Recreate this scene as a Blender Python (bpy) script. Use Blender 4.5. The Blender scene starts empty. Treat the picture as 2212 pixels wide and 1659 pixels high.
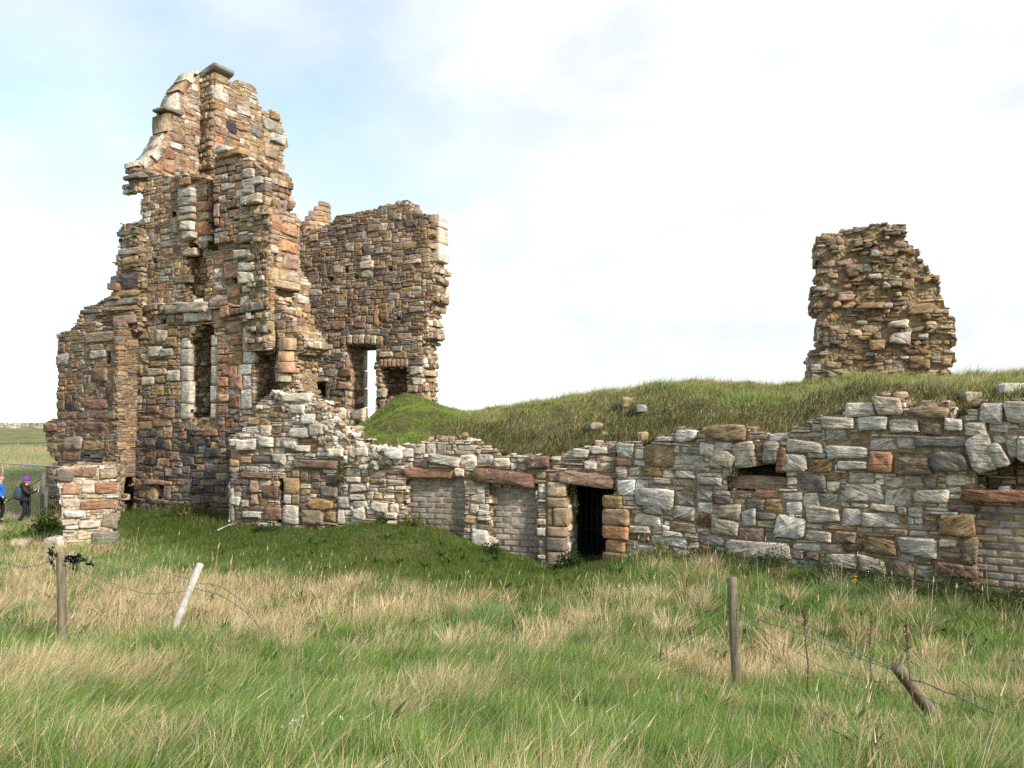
import bpy, math, random
import numpy as np
from mathutils import Vector, Matrix
SC = bpy.context.scene
R = math.radians
# ------------------------------------------------------------------ camera
F = 1736.0; CX = 1106.0; CY = 829.5      # focal length and centre in units of a 2212-wide frame
CZ = 3.2                                 # eye height
PITCH = math.atan((918 - CY) / F)
cam = bpy.data.cameras.new('camera'); camo = bpy.data.objects.new('camera', cam)
SC.collection.objects.link(camo); SC.camera = camo
cam.sensor_width = 36; cam.lens = 36 * F / 2212
cam.clip_start = 0.1; cam.clip_end = 8000
camo.location = (0, 0, CZ); camo.rotation_euler = (math.pi / 2 + PITCH, 0, 0)
# ------------------------------------------------------------------ light
SUN = Vector((0.70, -0.66, 0.64)).normalized()
SUN_EL = math.asin(SUN.z); SUN_AZ = math.atan2(SUN.x, SUN.y)
w = bpy.data.worlds.new('World'); SC.world = w; w.use_nodes = True
nt = w.node_tree; nt.nodes.clear(); N = nt.nodes.new; L = nt.links.new
out = N('ShaderNodeOutputWorld')
sky = N('ShaderNodeTexSky'); sky.sky_type = 'NISHITA'; sky.sun_disc = False
sky.sun_elevation = SUN_EL; sky.sun_rotation = SUN_AZ; sky.air_density = 1.0; sky.dust_density = 0.4
bg1 = N('ShaderNodeBackground'); bg1.inputs['Strength'].default_value = 0.14
ct_ = N('ShaderNodeMix'); ct_.data_type = 'RGBA'; ct_.blend_type = 'MULTIPLY'; ct_.inputs[0].default_value = 1; ct_.inputs[7].default_value = (1.0, 1.10, 1.02, 1); L(sky.outputs[0], ct_.inputs[6]); L(ct_.outputs[2], bg1.inputs[0])
bg2 = N('ShaderNodeBackground'); bg2.inputs['Color'].default_value = (1.0, 1.0, 1.0, 1); bg2.inputs['Strength'].default_value = 0.58
tc = N('ShaderNodeTexCoord'); sep = N('ShaderNodeSeparateXYZ'); L(tc.outputs['Generated'], sep.inputs[0])
mp = N('ShaderNodeMapping'); mp.inputs['Scale'].default_value = (1.5, 1.5, 3.0); mp.inputs['Location'].default_value = (3.1, 0.4, 0.3)
L(tc.outputs['Generated'], mp.inputs[0])
nz = N('ShaderNodeTexNoise'); nz.inputs['Scale'].default_value = 1.5; nz.inputs['Detail'].default_value = 9; nz.inputs['Roughness'].default_value = 0.55; nz.inputs['Distortion'].default_value = 0.1
L(mp.outputs[0], nz.inputs[0])
m1 = N('ShaderNodeMath'); m1.operation = 'MULTIPLY_ADD'; m1.inputs[1].default_value = 0.62; m1.inputs[2].default_value = 0.20
L(sep.outputs[0], m1.inputs[0])
hz = N('ShaderNodeMapRange'); hz.inputs[1].default_value = 0.0; hz.inputs[2].default_value = 0.16; hz.inputs[3].default_value = 0.08; hz.inputs[4].default_value = 0.0; L(sep.outputs[2], hz.inputs[0])
m0 = N('ShaderNodeMath'); m0.operation = 'ADD'; L(m1.outputs[0], m0.inputs[0]); L(hz.outputs[0], m0.inputs[1])
m2 = N('ShaderNodeMath'); m2.operation = 'ADD'; L(m0.outputs[0], m2.inputs[0]); L(nz.outputs['Fac'], m2.inputs[1])
nc = N('ShaderNodeTexNoise'); nc.inputs['Scale'].default_value = 4.6; nc.inputs['Detail'].default_value = 7; nc.inputs['Roughness'].default_value = 0.5; L(mp.outputs[0], nc.inputs[0])
nr2_ = N('ShaderNodeMapRange'); nr2_.inputs[1].default_value = 0.50; nr2_.inputs[2].default_value = 0.60; L(nc.outputs['Fac'], nr2_.inputs[0])
ne = N('ShaderNodeMapRange'); ne.inputs[1].default_value = 0.10; ne.inputs[2].default_value = 0.34; ne.inputs[3].default_value = 0.5; ne.inputs[4].default_value = 0.0; L(sep.outputs[2], ne.inputs[0])
nm2 = N('ShaderNodeMath'); nm2.operation = 'MULTIPLY'; L(nr2_.outputs[0], nm2.inputs[0]); L(ne.outputs[0], nm2.inputs[1])
rmp = N('ShaderNodeValToRGB'); rmp.color_ramp.elements[0].position = 0.38; rmp.color_ramp.elements[1].position = 0.80
rmp.color_ramp.elements[0].color = (0.33, 0.33, 0.33, 1)
L(m2.outputs[0], rmp.inputs[0])
fa2 = N('ShaderNodeMath'); fa2.operation = 'ADD'; fa2.use_clamp = True; L(rmp.outputs[0], fa2.inputs[0]); L(nm2.outputs[0], fa2.inputs[1])
mx = N('ShaderNodeMixShader'); L(fa2.outputs[0], mx.inputs[0]); L(bg1.outputs[0], mx.inputs[1]); L(bg2.outputs[0], mx.inputs[2])
cn = N('ShaderNodeTexNoise'); cn.inputs['Scale'].default_value = 2.6; cn.inputs['Detail'].default_value = 8; cn.inputs['Roughness'].default_value = 0.55; L(mp.outputs[0], cn.inputs[0])
cr = N('ShaderNodeValToRGB'); cr.color_ramp.elements[0].position = 0.36; cr.color_ramp.elements[1].position = 0.56; cr.color_ramp.elements[0].color = (0.80, 0.85, 0.90, 1); cr.color_ramp.elements[1].color = (1, 1, 1, 1)
L(cn.outputs['Fac'], cr.inputs[0]); L(cr.outputs[0], bg2.inputs['Color'])
L(mx.outputs[0], out.inputs[0])
sl = bpy.data.lights.new('sun', 'SUN'); slo = bpy.data.objects.new('sun', sl); SC.collection.objects.link(slo)
sl.energy = 3.1; sl.angle = R(6.0); sl.color = (1.0, 0.94, 0.84)
slo.rotation_euler = SUN.to_track_quat('Z', 'Y').to_euler(); slo.location = (20, -10, 30)
SC.view_settings.view_transform = 'Standard'; SC.view_settings.look = 'None'
SC.view_settings.exposure = 0.95; SC.view_settings.gamma = 1.0
SC.render.engine = 'CYCLES'
SC.cycles.sample_clamp_indirect = 3.0; SC.cycles.caustics_reflective = False; SC.cycles.caustics_refractive = False; SC.cycles.max_bounces = 6; SC.cycles.diffuse_bounces = 3; SC.cycles.transparent_max_bounces = 8
SC.cycles.use_denoising = False
# ------------------------------------------------------------------ helpers
rng = np.random.default_rng(7)
ct, st = math.cos(PITCH), math.sin(PITCH)
def ray(x, y):
    a = (x - CX) / F; b = (CY - y) / F
    return np.array([a, ct - b * st, st + b * ct])
def P(x, y, depth):                       # point seen at (x, y) at forward distance depth
    d = ray(x, y); d = d * (depth / d[1]); return np.array([d[0], d[1], d[2] + CZ])
def proj(p):
    p = np.asarray(p, float) - np.array([0, 0, CZ]); X = p[..., 0]
    f = p[..., 1] * ct + p[..., 2] * st; u = -p[..., 1] * st + p[..., 2] * ct
    f = np.maximum(f, 1e-3)
    return CX + F * X / f, CY - F * u / f
def smooth_noise(x, y, seed, scale=1.0):
    r = np.random.default_rng(seed); s = 0
    for k in range(7):
        a = r.uniform(0, 6.283); fr = scale * (0.7 + 0.55 * k); ph = r.uniform(0, 6.283)
        s = s + np.sin((x * math.cos(a) + y * math.sin(a)) * fr + ph) / (1 + 0.35 * k)
    return s / 3.0
def pip(poly, x, y):
    inside = np.zeros(x.shape, bool); n = len(poly)
    for i in range(n):
        x1, y1 = poly[i]; x2, y2 = poly[(i + 1) % n]
        if y1 == y2: continue
        c = ((y1 > y) != (y2 > y)) & (x < (x2 - x1) * (y - y1) / (y2 - y1) + x1)
        inside ^= c
    return inside
COL = dict(white=(.65, .60, .52), pale=(.55, .485, .39), greyl=(.53, .48, .405), grey=(.36, .32, .265), greyd=(.19, .17, .145),
           tan=(.35, .25, .14), sand=(.46, .35, .215), ochre=(.36, .235, .11), brown=(.22, .15, .095), redbrown=(.27, .155, .10),
           orange=(.46, .235, .12), red=(.21, .125, .09), purple=(.16, .125, .12), dark=(.065, .06, .062), pink=(.37, .25, .185),
           mortar=(.31, .235, .155), earth=(.13, .09, .06), harl=(.47, .41, .33), peach=(.50, .33, .19), brick=(.31, .27, .225), brickp=(.33, .255, .215), green=(.2, .21, .13))
MATS = {}
class Node:
    def __init__(s, name):
        m = bpy.data.materials.new(name); m.use_nodes = True; s.m = m; s.t = m.node_tree; s.t.nodes.clear()
        s.o = s.n('ShaderNodeOutputMaterial'); s.b = s.n('ShaderNodeBsdfPrincipled'); s.l(s.b.outputs[0], s.o.inputs[0]); MATS[name] = m
    def n(s, k): return s.t.nodes.new(k)
    def l(s, a, b): s.t.links.new(a, b)
    def attr(s, nm):
        a = s.n('ShaderNodeAttribute'); a.attribute_name = nm; return a
    def noise(s, vec, scale, detail=4, rough=.6):
        a = s.n('ShaderNodeTexNoise'); a.inputs['Scale'].default_value = scale; a.inputs['Detail'].default_value = detail; a.inputs['Roughness'].default_value = rough
        if vec is not None: s.l(vec, a.inputs['Vector'])
        return a.outputs['Fac']
    def ramp(s, v, p0, c0, p1, c1):
        a = s.n('ShaderNodeValToRGB'); e = a.color_ramp.elements; e[0].position = p0; e[1].position = p1
        e[0].color = (*c0, 1) if len(c0) == 3 else c0; e[1].color = (*c1, 1) if len(c1) == 3 else c1; s.l(v, a.inputs[0]); return a.outputs[0]
    def mix(s, f, a, b, mode='MIX'):
        x = s.n('ShaderNodeMix'); x.data_type = 'RGBA'; x.blend_type = mode; x.clamp_factor = True
        for v, i in ((f, 0), (a, 6), (b, 7)):
            if isinstance(v, (int, float)): x.inputs[i].default_value = v
            elif isinstance(v, tuple): x.inputs[i].default_value = (*v, 1)
            else: s.l(v, x.inputs[i])
        return x.outputs[2]
    def math(s, op, a, b):
        x = s.n('ShaderNodeMath'); x.operation = op
        for v, i in ((a, 0), (b, 1)):
            if isinstance(v, (int, float)): x.inputs[i].default_value = v
            else: s.l(v, x.inputs[i])
        return x.outputs[0]
    def bump(s, h, strength, dist):
        x = s.n('ShaderNodeBump'); x.inputs['Strength'].default_value = strength; x.inputs['Distance'].default_value = dist; s.l(h, x.inputs['Height']); s.l(x.outputs[0], s.b.inputs['Normal'])
def stone_mat(name, lich=0.5, strata=1.0, orange=True, sc_=.85):
    s = Node(name); c = s.attr('Col').outputs['Color']; sc = s.attr('sco').outputs['Vector']
    mp = s.n('ShaderNodeMapping'); mp.inputs['Scale'].default_value = (2.2, 16, 2.2); s.l(sc, mp.inputs[0])
    st1 = s.noise(mp.outputs[0], 1.6, 4, .62)
    geo = s.n('ShaderNodeNewGeometry').outputs['Position']
    f1 = s.noise(sc, 9, 5, .65); f2 = s.noise(sc, 45, 3, .6)
    c1 = s.mix(sc_, c, s.ramp(st1, .34, (.58, .54, .49), .62, (1.22, 1.22, 1.22)), 'MULTIPLY')
    c1 = s.mix(.9, c1, s.ramp(f1, .3, (.68, .66, .64), .7, (1.28, 1.27, 1.25)), 'MULTIPLY')
    lz = s.noise(geo, 7, 5, .7)
    c1 = s.mix(s.ramp(lz, .60, (0, 0, 0), .68, (lich, lich, lich)), c1, (.47, .46, .42))
    if orange:
        oz = s.noise(geo, 3.3, 5, .75)
        c1 = s.mix(s.ramp(oz, .68, (0, 0, 0), .73, (.7, .7, .7)), c1, (.42, .24, .05))
    gm_ = s.n('ShaderNodeMapping'); gm_.inputs['Scale'].default_value = (1.5, 1.5, .45); s.l(geo, gm_.inputs[0]); dz = s.noise(gm_.outputs[0], 1.2, 5, .65)
    c1 = s.mix(.75, c1, s.ramp(dz, .38, (.72, .69, .66), .60, (1.22, 1.21, 1.2)), 'MULTIPLY')
    s.l(c1, s.b.inputs['Base Color']); s.b.inputs['Roughness'].default_value = .93; s.b.inputs['Specular IOR Level'].default_value = .2
    h = s.math('ADD', s.math('MULTIPLY', st1, strata), s.math('ADD', s.math('MULTIPLY', f1, .8), s.math('MULTIPLY', f2, .1)))
    s.bump(h, .9, .028)
    return s.m
stone_mat('stone'); stone_mat('stone_strata', .35, 3.0, False, 1.0); stone_mat('stone_dressed', .3, .25, False); stone_mat('stone_lichen', .85, .6)
def rubble_mat():
    s = Node('mortar'); c = s.attr('Col').outputs['Color']; geo = s.n('ShaderNodeNewGeometry').outputs['Position']
    v = s.n('ShaderNodeTexVoronoi'); v.inputs['Scale'].default_value = 13; s.l(geo, v.inputs['Vector'])
    f1 = s.noise(geo, 8, 6, .7)
    c1 = s.mix(.55, c, s.ramp(v.outputs['Color'], .1, (.55, .5, .45), .8, (1.6, 1.55, 1.45)), 'MULTIPLY')
    c1 = s.mix(.9, c1, s.ramp(f1, .3, (.5, .48, .45), .72, (1.4, 1.38, 1.3)), 'MULTIPLY')
    s.l(c1, s.b.inputs['Base Color']); s.b.inputs['Roughness'].default_value = .97; s.b.inputs['Specular IOR Level'].default_value = .1
    s.bump(s.math('SUBTRACT', s.math('MULTIPLY', f1, 1.0), v.outputs['Distance']), 1.0, .06)
rubble_mat()
def simple_mat(name, col, rough=.7, metal=0, scale=20, amp=.35, bump=0.0, spec=.3):
    s = Node(name); tcd = s.n('ShaderNodeTexCoord').outputs['Object']; f = s.noise(tcd, scale, 5, .65)
    s.l(s.mix(1.0, tuple(col), s.ramp(f, .3, (1 - amp,) * 3, .7, (1 + amp,) * 3), 'MULTIPLY'), s.b.inputs['Base Color'])
    s.b.inputs['Roughness'].default_value = rough; s.b.inputs['Metallic'].default_value = metal; s.b.inputs['Specular IOR Level'].default_value = spec
    if bump: s.bump(f, .7, bump)
    return s.m
def wood_mat(name, c0, c1):
    s = Node(name); tcd = s.n('ShaderNodeTexCoord').outputs['Object']; mp = s.n('ShaderNodeMapping'); mp.inputs['Scale'].default_value = (22, 22, 1.6); s.l(tcd, mp.inputs[0])
    f = s.noise(mp.outputs[0], 2.2, 6, .65); g = s.noise(tcd, 9, 4, .6)
    c = s.mix(.7, s.ramp(f, .32, c0, .68, c1), s.ramp(g, .35, (.6, .62, .55), .65, (1.15, 1.15, 1.1)), 'MULTIPLY')
    s.l(c, s.b.inputs['Base Color']); s.b.inputs['Roughness'].default_value = .85; s.bump(f, .8, .012)
wood_mat('wood_weathered', (.10, .075, .05), (.27, .22, .15)); wood_mat('wood_silver', (.30, .27, .24), (.55, .51, .47)); wood_mat('wood_dark', (.09, .08, .07), (.2, .18, .16))
def leaf_mat(name='grass'):
    s = Node(name); c = s.attr('Col').outputs['Color']
    s.l(c, s.b.inputs['Base Color']); s.b.inputs['Roughness'].default_value = .75; s.b.inputs['Specular IOR Level'].default_value = .15
    tr = s.n('ShaderNodeBsdfTranslucent'); s.l(c, tr.inputs[0]); mxs = s.n('ShaderNodeMixShader'); mxs.inputs[0].default_value = .4
    s.l(s.b.outputs[0], mxs.inputs[1]); s.l(tr.outputs[0], mxs.inputs[2]); s.l(mxs.outputs[0], s.o.inputs[0])
leaf_mat()
def ground_mat(name, ca, cb, cc):
    s = Node(name); geo = s.n('ShaderNodeNewGeometry').outputs['Position']
    f = s.noise(geo, .5, 6, .6); g = s.noise(geo, 6, 6, .7); h = s.noise(geo, 40, 3, .6)
    c = s.mix(s.ramp(f, .4, (0, 0, 0), .6, (1, 1, 1)), ca, cb); c = s.mix(s.ramp(g, .45, (0, 0, 0), .65, (1, 1, 1)), c, cc)
    c = s.mix(.8, c, s.ramp(h, .3, (.55, .55, .5), .7, (1.3, 1.3, 1.3)), 'MULTIPLY')
    s.l(c, s.b.inputs['Base Color']); s.b.inputs['Roughness'].default_value = 1; s.b.inputs['Specular IOR Level'].default_value = .05
    s.bump(s.math('ADD', g, h), 1, .05)
ground_mat('soil_grass', (.09, .12, .03), (.17, .15, .07), (.08, .095, .03))
ground_mat('field', (.12, .16, .05), (.30, .27, .15), (.16, .17, .07))
ground_mat('mound_soil', (.10, .11, .04), (.14, .11, .065), (.08, .07, .04))

def to_mesh(name, V, quads=None, tris=None, attrs=None, mats=('stone',), midx=None, smooth=False, parent=None, ngons=None):
    V = np.asarray(V, np.float32).copy()
    if parent is not None: V -= np.array(parent.location, np.float32)
    loops = []; starts = []; tot = []; pos = 0
    for arr, k in ((quads, 4), (tris, 3)):
        if arr is None or len(arr) == 0: continue
        arr = np.asarray(arr, np.int32).reshape(-1, k); loops.append(arr.ravel()); n = len(arr)
        starts.append(pos + np.arange(n) * k); tot.append(np.full(n, k)); pos += n * k
    loops = np.concatenate(loops); starts = np.concatenate(starts).astype(np.int32); tot = np.concatenate(tot).astype(np.int32)
    me = bpy.data.meshes.new(name); me.vertices.add(len(V)); me.vertices.foreach_set('co', V.ravel())
    me.loops.add(len(loops)); me.loops.foreach_set('vertex_index', loops)
    me.polygons.add(len(starts)); me.polygons.foreach_set('loop_start', starts); me.polygons.foreach_set('loop_total', tot)
    if smooth: me.polygons.foreach_set('use_smooth', np.ones(len(starts), bool))
    if midx is not None: me.polygons.foreach_set('material_index', np.asarray(midx, np.int32))
    for nm, a in (attrs or {}).items():
        a = np.asarray(a, np.float32)
        if nm == 'Col':
            at = me.attributes.new('Col', 'FLOAT_COLOR', 'POINT'); c4 = np.ones((len(V), 4), np.float32); c4[:, :3] = a; at.data.foreach_set('color', c4.ravel())
        else:
            at = me.attributes.new(nm, 'FLOAT_VECTOR', 'POINT'); at.data.foreach_set('vector', a.ravel())
    for m in mats: me.materials.append(MATS[m])
    me.update(); me.validate()
    o = bpy.data.objects.new(name, me); SC.collection.objects.link(o)
    if parent is not None: o.parent = parent
    return o
def tag(o, label=None, cat=None, group=None, kind=None):
    for k, v in (('label', label), ('category', cat), ('group', group), ('kind', kind)):
        if v: o[k] = v
    return o
def thing(name, loc, label, cat, group=None):
    o = bpy.data.objects.new(name, None); o.location = loc; o.empty_display_size = .3; SC.collection.objects.link(o)
    return tag(o, label, cat, group)
class Geo:                                # collects pieces into one mesh
    def __init__(s): s.V = []; s.Q = []; s.T = []; s.C = []; s.S = []; s.n = 0; s.mq = []; s.mt = []
    def add(s, V, Q=None, T=None, col=(.3, .3, .3), sco=None, m=0):
        V = np.asarray(V, float); s.V.append(V)
        col = np.asarray(col, float); s.C.append(np.tile(col, (len(V), 1)) if col.ndim == 1 else col)
        s.S.append(V if sco is None else sco)
        if Q is not None and len(Q): Q = np.asarray(Q); s.Q.append(Q + s.n); s.mq.append(np.full(len(Q), m))
        if T is not None and len(T): T = np.asarray(T); s.T.append(T + s.n); s.mt.append(np.full(len(T), m))
        s.n += len(V)
    def merge(s, o, m=0):
        for V, C, S in zip(o.V, o.C, o.S): s.V.append(V); s.C.append(C); s.S.append(S)
        for Q, k in zip(o.Q, o.mq): s.Q.append(Q + s.n); s.mq.append(k)
        for T, k in zip(o.T, o.mt): s.T.append(T + s.n); s.mt.append(k)
        s.n += o.n
    def build(s, name, mats, parent=None, smooth=False):
        Q = np.concatenate(s.Q) if s.Q else None; T = np.concatenate(s.T) if s.T else None
        mi = np.concatenate(s.mq + s.mt)
        return to_mesh(name, np.concatenate(s.V), Q, T, {'Col': np.concatenate(s.C), 'sco': np.concatenate(s.S)}, mats, mi, smooth, parent)
# ------------------------------------------------------------------ stones
def stones(geo, C, U, V, Nn, hw, hh, prot, col, p=4.5, rough=.10, bulge=.25, rot=None, strata=0.25, m=0, root=.12, seed=None, jit=.19, tilt=.05):
    C = np.asarray(C, float); n = len(C)
    if n == 0: return
    r = np.random.default_rng(int(abs(C.sum() * 1000)) % 99991 if seed is None else seed)
    bc = lambda a, k=3: np.broadcast_to(np.asarray(a, float), (n, k)) if k > 1 else np.broadcast_to(np.asarray(a, float), (n,))
    U, V, Nn = bc(U), bc(V), bc(Nn); hw = bc(hw, 1); hh = bc(hh, 1); prot = bc(prot, 1); p = bc(p, 1); col = bc(col)
    M = 16; a = np.arange(M) * 2 * math.pi / M + math.pi / M
    ca, sa = np.cos(a), np.sin(a); e = 2.0 / p[:, None]
    X = np.sign(ca) * np.abs(ca) ** e; Y = np.sign(sa) * np.abs(sa) ** e            # n,M
    rad = 1 + r.normal(0, rough * .35, (n, M)); X = X * rad; Y = Y * rad
    small = np.minimum(hw, hh)
    cj = r.normal(0, jit, (n, 4, 2)) * small[:, None, None]
    sx = hw[:, None] * X; sy = hh[:, None] * Y
    wx = (X.clip(-1, 1) + 1) / 2; wy = (Y.clip(-1, 1) + 1) / 2
    w4 = [(1 - wx) * (1 - wy), wx * (1 - wy), (1 - wx) * wy, wx * wy]
    for k in range(4):
        sx = sx + w4[k] * cj[:, k, 0][:, None]; sy = sy + w4[k] * cj[:, k, 1][:, None]
    if rot is not None:
        rot = bc(rot, 1)[:, None]; sx, sy = sx * np.cos(rot) - sy * np.sin(rot), sx * np.sin(rot) + sy * np.cos(rot)
    tx = r.normal(0, tilt, n); ty = r.normal(0, tilt, n)
    bev = np.minimum(small * .25, .016)
    rings = []
    bl = bulge * small
    for s_, d_, nzf in ((1.0, -root - prot * 0, 0), (1.01, prot - bev * 1.2, .5), (1 - .9 * bev / np.maximum(small, 1e-3), prot, 1), (.55, prot + bl * .7, 1), (.0, prot + bl * .85, 1)):
        s_ = np.broadcast_to(s_, (n,))[:, None]; d_ = np.broadcast_to(d_, (n,))[:, None]
        x = sx * s_; y = sy * s_
        k = M
        if np.all(s_ == 0): x = x[:, :1]; y = y[:, :1]; k = 1
        dd = d_ + (x * tx[:, None] + y * ty[:, None]) * (1 if nzf else 0) + r.normal(0, 1, (n, k)) * rough * small[:, None] * nzf * .42
        if nzf:
            x = x + r.normal(0, rough * .25, (n, k)) * small[:, None] * nzf; y = y + r.normal(0, rough * .25, (n, k)) * small[:, None] * nzf
        W = C[:, None, :] + U[:, None, :] * x[..., None] + V[:, None, :] * y[..., None] + Nn[:, None, :] * dd[..., None]
        rings.append((W, x, y))
    W = np.concatenate([q[0] for q in rings], 1); xs = np.concatenate([q[1] for q in rings], 1); ys = np.concatenate([q[2] for q in rings], 1)
    nv = W.shape[1]; i = np.arange(M); j = (i + 1) % M
    Q = np.concatenate([np.stack([k * M + i, k * M + j, (k + 1) * M + j, (k + 1) * M + i], 1) for k in range(3)])
    T = np.stack([3 * M + i, 3 * M + j, np.full(M, 4 * M)], 1)
    off = (np.arange(n) * nv)[:, None, None]
    an = r.normal(0, strata, n)[:, None]; ro = r.uniform(0, 60, (n, 3))
    S = np.stack([xs * np.cos(an) - ys * np.sin(an) + ro[:, :1], xs * np.sin(an) + ys * np.cos(an) + ro[:, 1:2], np.zeros_like(xs) + ro[:, 2:3] + prot[:, None]], 2)
    # relief of the sides and depth feeds the third coordinate
    S[:, :M, 2] -= .12
    colv = np.repeat(col[:, None, :], nv, 1)
    geo.add(W.reshape(-1, 3), (Q[None] + off).reshape(-1, 4), (T[None] + off).reshape(-1, 3), colv.reshape(-1, 3), S.reshape(-1, 3), m)
class Plane:
    def __init__(s, a, b):
        s.a = np.array([a[0], a[1], 0.]); d = np.array([b[0] - a[0], b[1] - a[1], 0.]); s.len = np.linalg.norm(d); s.d = d / s.len
        s.n = np.array([s.d[1], -s.d[0], 0.])
        if np.dot(s.n, -s.a) < 0: s.n = -s.n
    def uv(s, x, y):
        d = ray(x, y); t = np.dot(s.a - np.array([0, 0, 0.]), s.n) / np.dot(d, s.n); q = d * t
        return np.dot(q - s.a, s.d), q[2] + CZ
    def p3(s, u, v, w=0):
        u = np.asarray(u, float); v = np.asarray(v, float); w = np.asarray(w, float)
        return s.a + s.d * u[..., None] + s.n * w[..., None] + np.array([0, 0, 1.]) * v[..., None]
    def shift(s, w):
        q = Plane.__new__(Plane); q.a = s.a + s.n * w; q.d = s.d; q.n = s.n; q.len = s.len; return q
    def at(s, x):                         # plan point where column x meets the plane
        u, _ = s.uv(x, 918); return (s.a + s.d * u)[:2]
def plan(x, depth):
    q = P(x, 918, depth); return np.array([q[0], q[1]])
def through(p, direction, L_=5):
    d = np.array(direction, float); d /= np.linalg.norm(d); return Plane(p, np.array(p) + d * L_)
def pick(r, table):
    ks = [k for k, _ in table]; ws = np.array([x for _, x in table], float); return ks[r.choice(len(ks), p=ws / ws.sum())]
def vary(r, c, a=.16):
    c = np.array(c) * (1 + r.normal(0, a)); g = c.mean(); c = g + (c - g) * r.uniform(.6, 1.0); t = r.normal(0, .03); return np.clip(c * np.array([1 + t, 1, 1 - t]), .01, .85)
ASH = [(.50, .28, .60, .16, .28), (.17, .18, .32, .12, .2), (.27, .2, .55, .05, .10), (.06, .08, .14, .05, .11)]
RUB = [(.30, .2, .42, .12, .22), (.30, .14, .26, .08, .15), (.32, .18, .45, .05, .08), (.08, .06, .1, .05, .08)]
THIN = [(.2, .15, .3, .10, .2), (.6, .2, .5, .05, .09), (.2, .06, .15, .05, .1)]
BIG = [(.42, .35, .72, .22, .38), (.28, .22, .42, .16, .26), (.2, .2, .5, .08, .14), (.10, .08, .16, .08, .14)]
def wall(name, pl, poly, colf, holes=(), blocks=(), sizes=ASH, th=.7, cell=.05, parent=None, seed=1, ragged=.05, prot=(.004, .024), p=(6, 16), gap=.008,
         mats=('stone', 'mortar'), uvpoly=False, core='mortar', edge=True, rough=.12, strata=.2, bulge=.01, ek='rltb', align=.62, relief=None, extra=None, ecol=None, build=True, drop=0.0, coreoff=.006, backs=True, lean=None):
    r = np.random.default_rng(seed); geo = Geo()
    pts = np.array(poly if uvpoly else [pl.uv(*q) for q in poly])
    u0, v0 = pts.min(0) - .15; u1, v1 = pts.max(0) + .15
    nc = int((u1 - u0) / cell) + 1; nr = int((v1 - v0) / cell) + 1
    gu, gv = np.meshgrid(u0 + (np.arange(nc) + .5) * cell, v0 + (np.arange(nr) + .5) * cell)
    wu = gu + ragged * smooth_noise(gu, gv, seed * 3 + 1, 9); wv = gv + ragged * smooth_noise(gu, gv, seed * 3 + 2, 9)
    mask = pip(pts, wu, wv)
    hl = []
    for h in holes:
        hp = np.array([pl.uv(*q) for q in h['poly']]); hr = h.get('rag', .025)
        hm = pip(hp, gu + hr * smooth_noise(gu, gv, seed + 77, 12), gv + hr * smooth_noise(gu, gv, seed + 78, 12)); mask &= ~hm; hl.append((h, hp))
    occ = ~mask
    C = []; HW = []; HH = []; PR = []; CO = []; PP = []; RO = []; SH = []
    for b in blocks:
        x0, y0, x1, y1, cn, pr = b[:6]; kw = b[6] if len(b) > 6 else {}
        xc = (x0 + x1) / 2; yc = (y0 + y1) / 2; ua = pl.uv(x0, yc)[0]; ub = pl.uv(x1, yc)[0]; va = pl.uv(xc, y1)[1]; vb = pl.uv(xc, y0)[1]
        if ua > ub: ua, ub = ub, ua
        s_ = (gu > ua - .01) & (gu < ub + .01) & (gv > va - .01) & (gv < vb + .01); occ |= s_
        if kw.get('skip'): continue
        C.append(((ua + ub) / 2, (va + vb) / 2)); HW.append((ub - ua) / 2 - .008); HH.append((vb - va) / 2 - .008); PR.append(pr); CO.append(vary(r, COL[cn], .07)); PP.append(kw.get('p', 9)); RO.append(kw.get('rot', 0.)); SH.append(.5)
    wts = np.array([s_[0] for s_ in sizes]); wts = wts / wts.sum()
    for i in range(nr):
        j = 0
        while j < nc:
            if occ[i, j]: j += 1; continue
            run = 1
            while j + run < nc and not occ[i, j + run] and run < 40: run += 1
            k = sizes[r.choice(len(sizes), p=wts)]
            wd = max(1, int(round(r.uniform(k[1], k[2]) / cell))); ht = max(1, int(round(r.uniform(k[3], k[4]) / cell)))
            wd = min(wd, run)
            if 0 < run - wd < 3 and run < 14: wd = run
            if j > 0 and occ[i, j - 1] and r.random() < align:
                hl_ = 1
                while i + hl_ < nr and hl_ < 8 and occ[i + hl_, j - 1] and mask[i + hl_, j - 1]: hl_ += 1
                if hl_ < 8 and ht > 1: ht = max(1, hl_) if hl_ > 1 or r.random() < .3 else ht
            if wd <= 2: ht = min(ht, 2)
            elif ht > wd: ht = max(2, wd - 1)
            while ht > 1 and (i + ht > nr or occ[i:i + ht, j:j + wd].any()): ht -= 1
            occ[i:i + ht, j:j + wd] = True
            if not (drop and r.random() < drop):
                uc = u0 + (j + wd / 2) * cell; vc = v0 + (i + ht / 2) * cell
                C.append((uc + .02 * smooth_noise(uc, vc, 5, 5), vc + .035 * smooth_noise(uc, vc, 6, 2.2)))
                HW.append(wd * cell / 2 - gap * r.uniform(.5, 1.4)); HH.append(ht * cell / 2 - gap * r.uniform(.4, 1.2)); PR.append(r.uniform(*prot) if r.random() > .06 else prot[1] * 1.8)
                q = proj(pl.p3(uc, vc)); CO.append(vary(r, COL[pick(r, colf(float(q[0]), float(q[1])))])); PP.append(r.uniform(*p)); RO.append(r.normal(0, .03) + (lean(float(q[0]), float(q[1])) if lean else 0)); SH.append(0)
            j += wd
    C = np.array(C)
    if relief:
        qx, qy = proj(pl.p3(C[:, 0], C[:, 1])); PR = [p_ + relief(float(a_), float(b_)) for p_, a_, b_ in zip(PR, qx, qy)]
    HW = np.maximum(np.array(HW), .018); HH = np.maximum(np.array(HH), .016)
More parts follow.
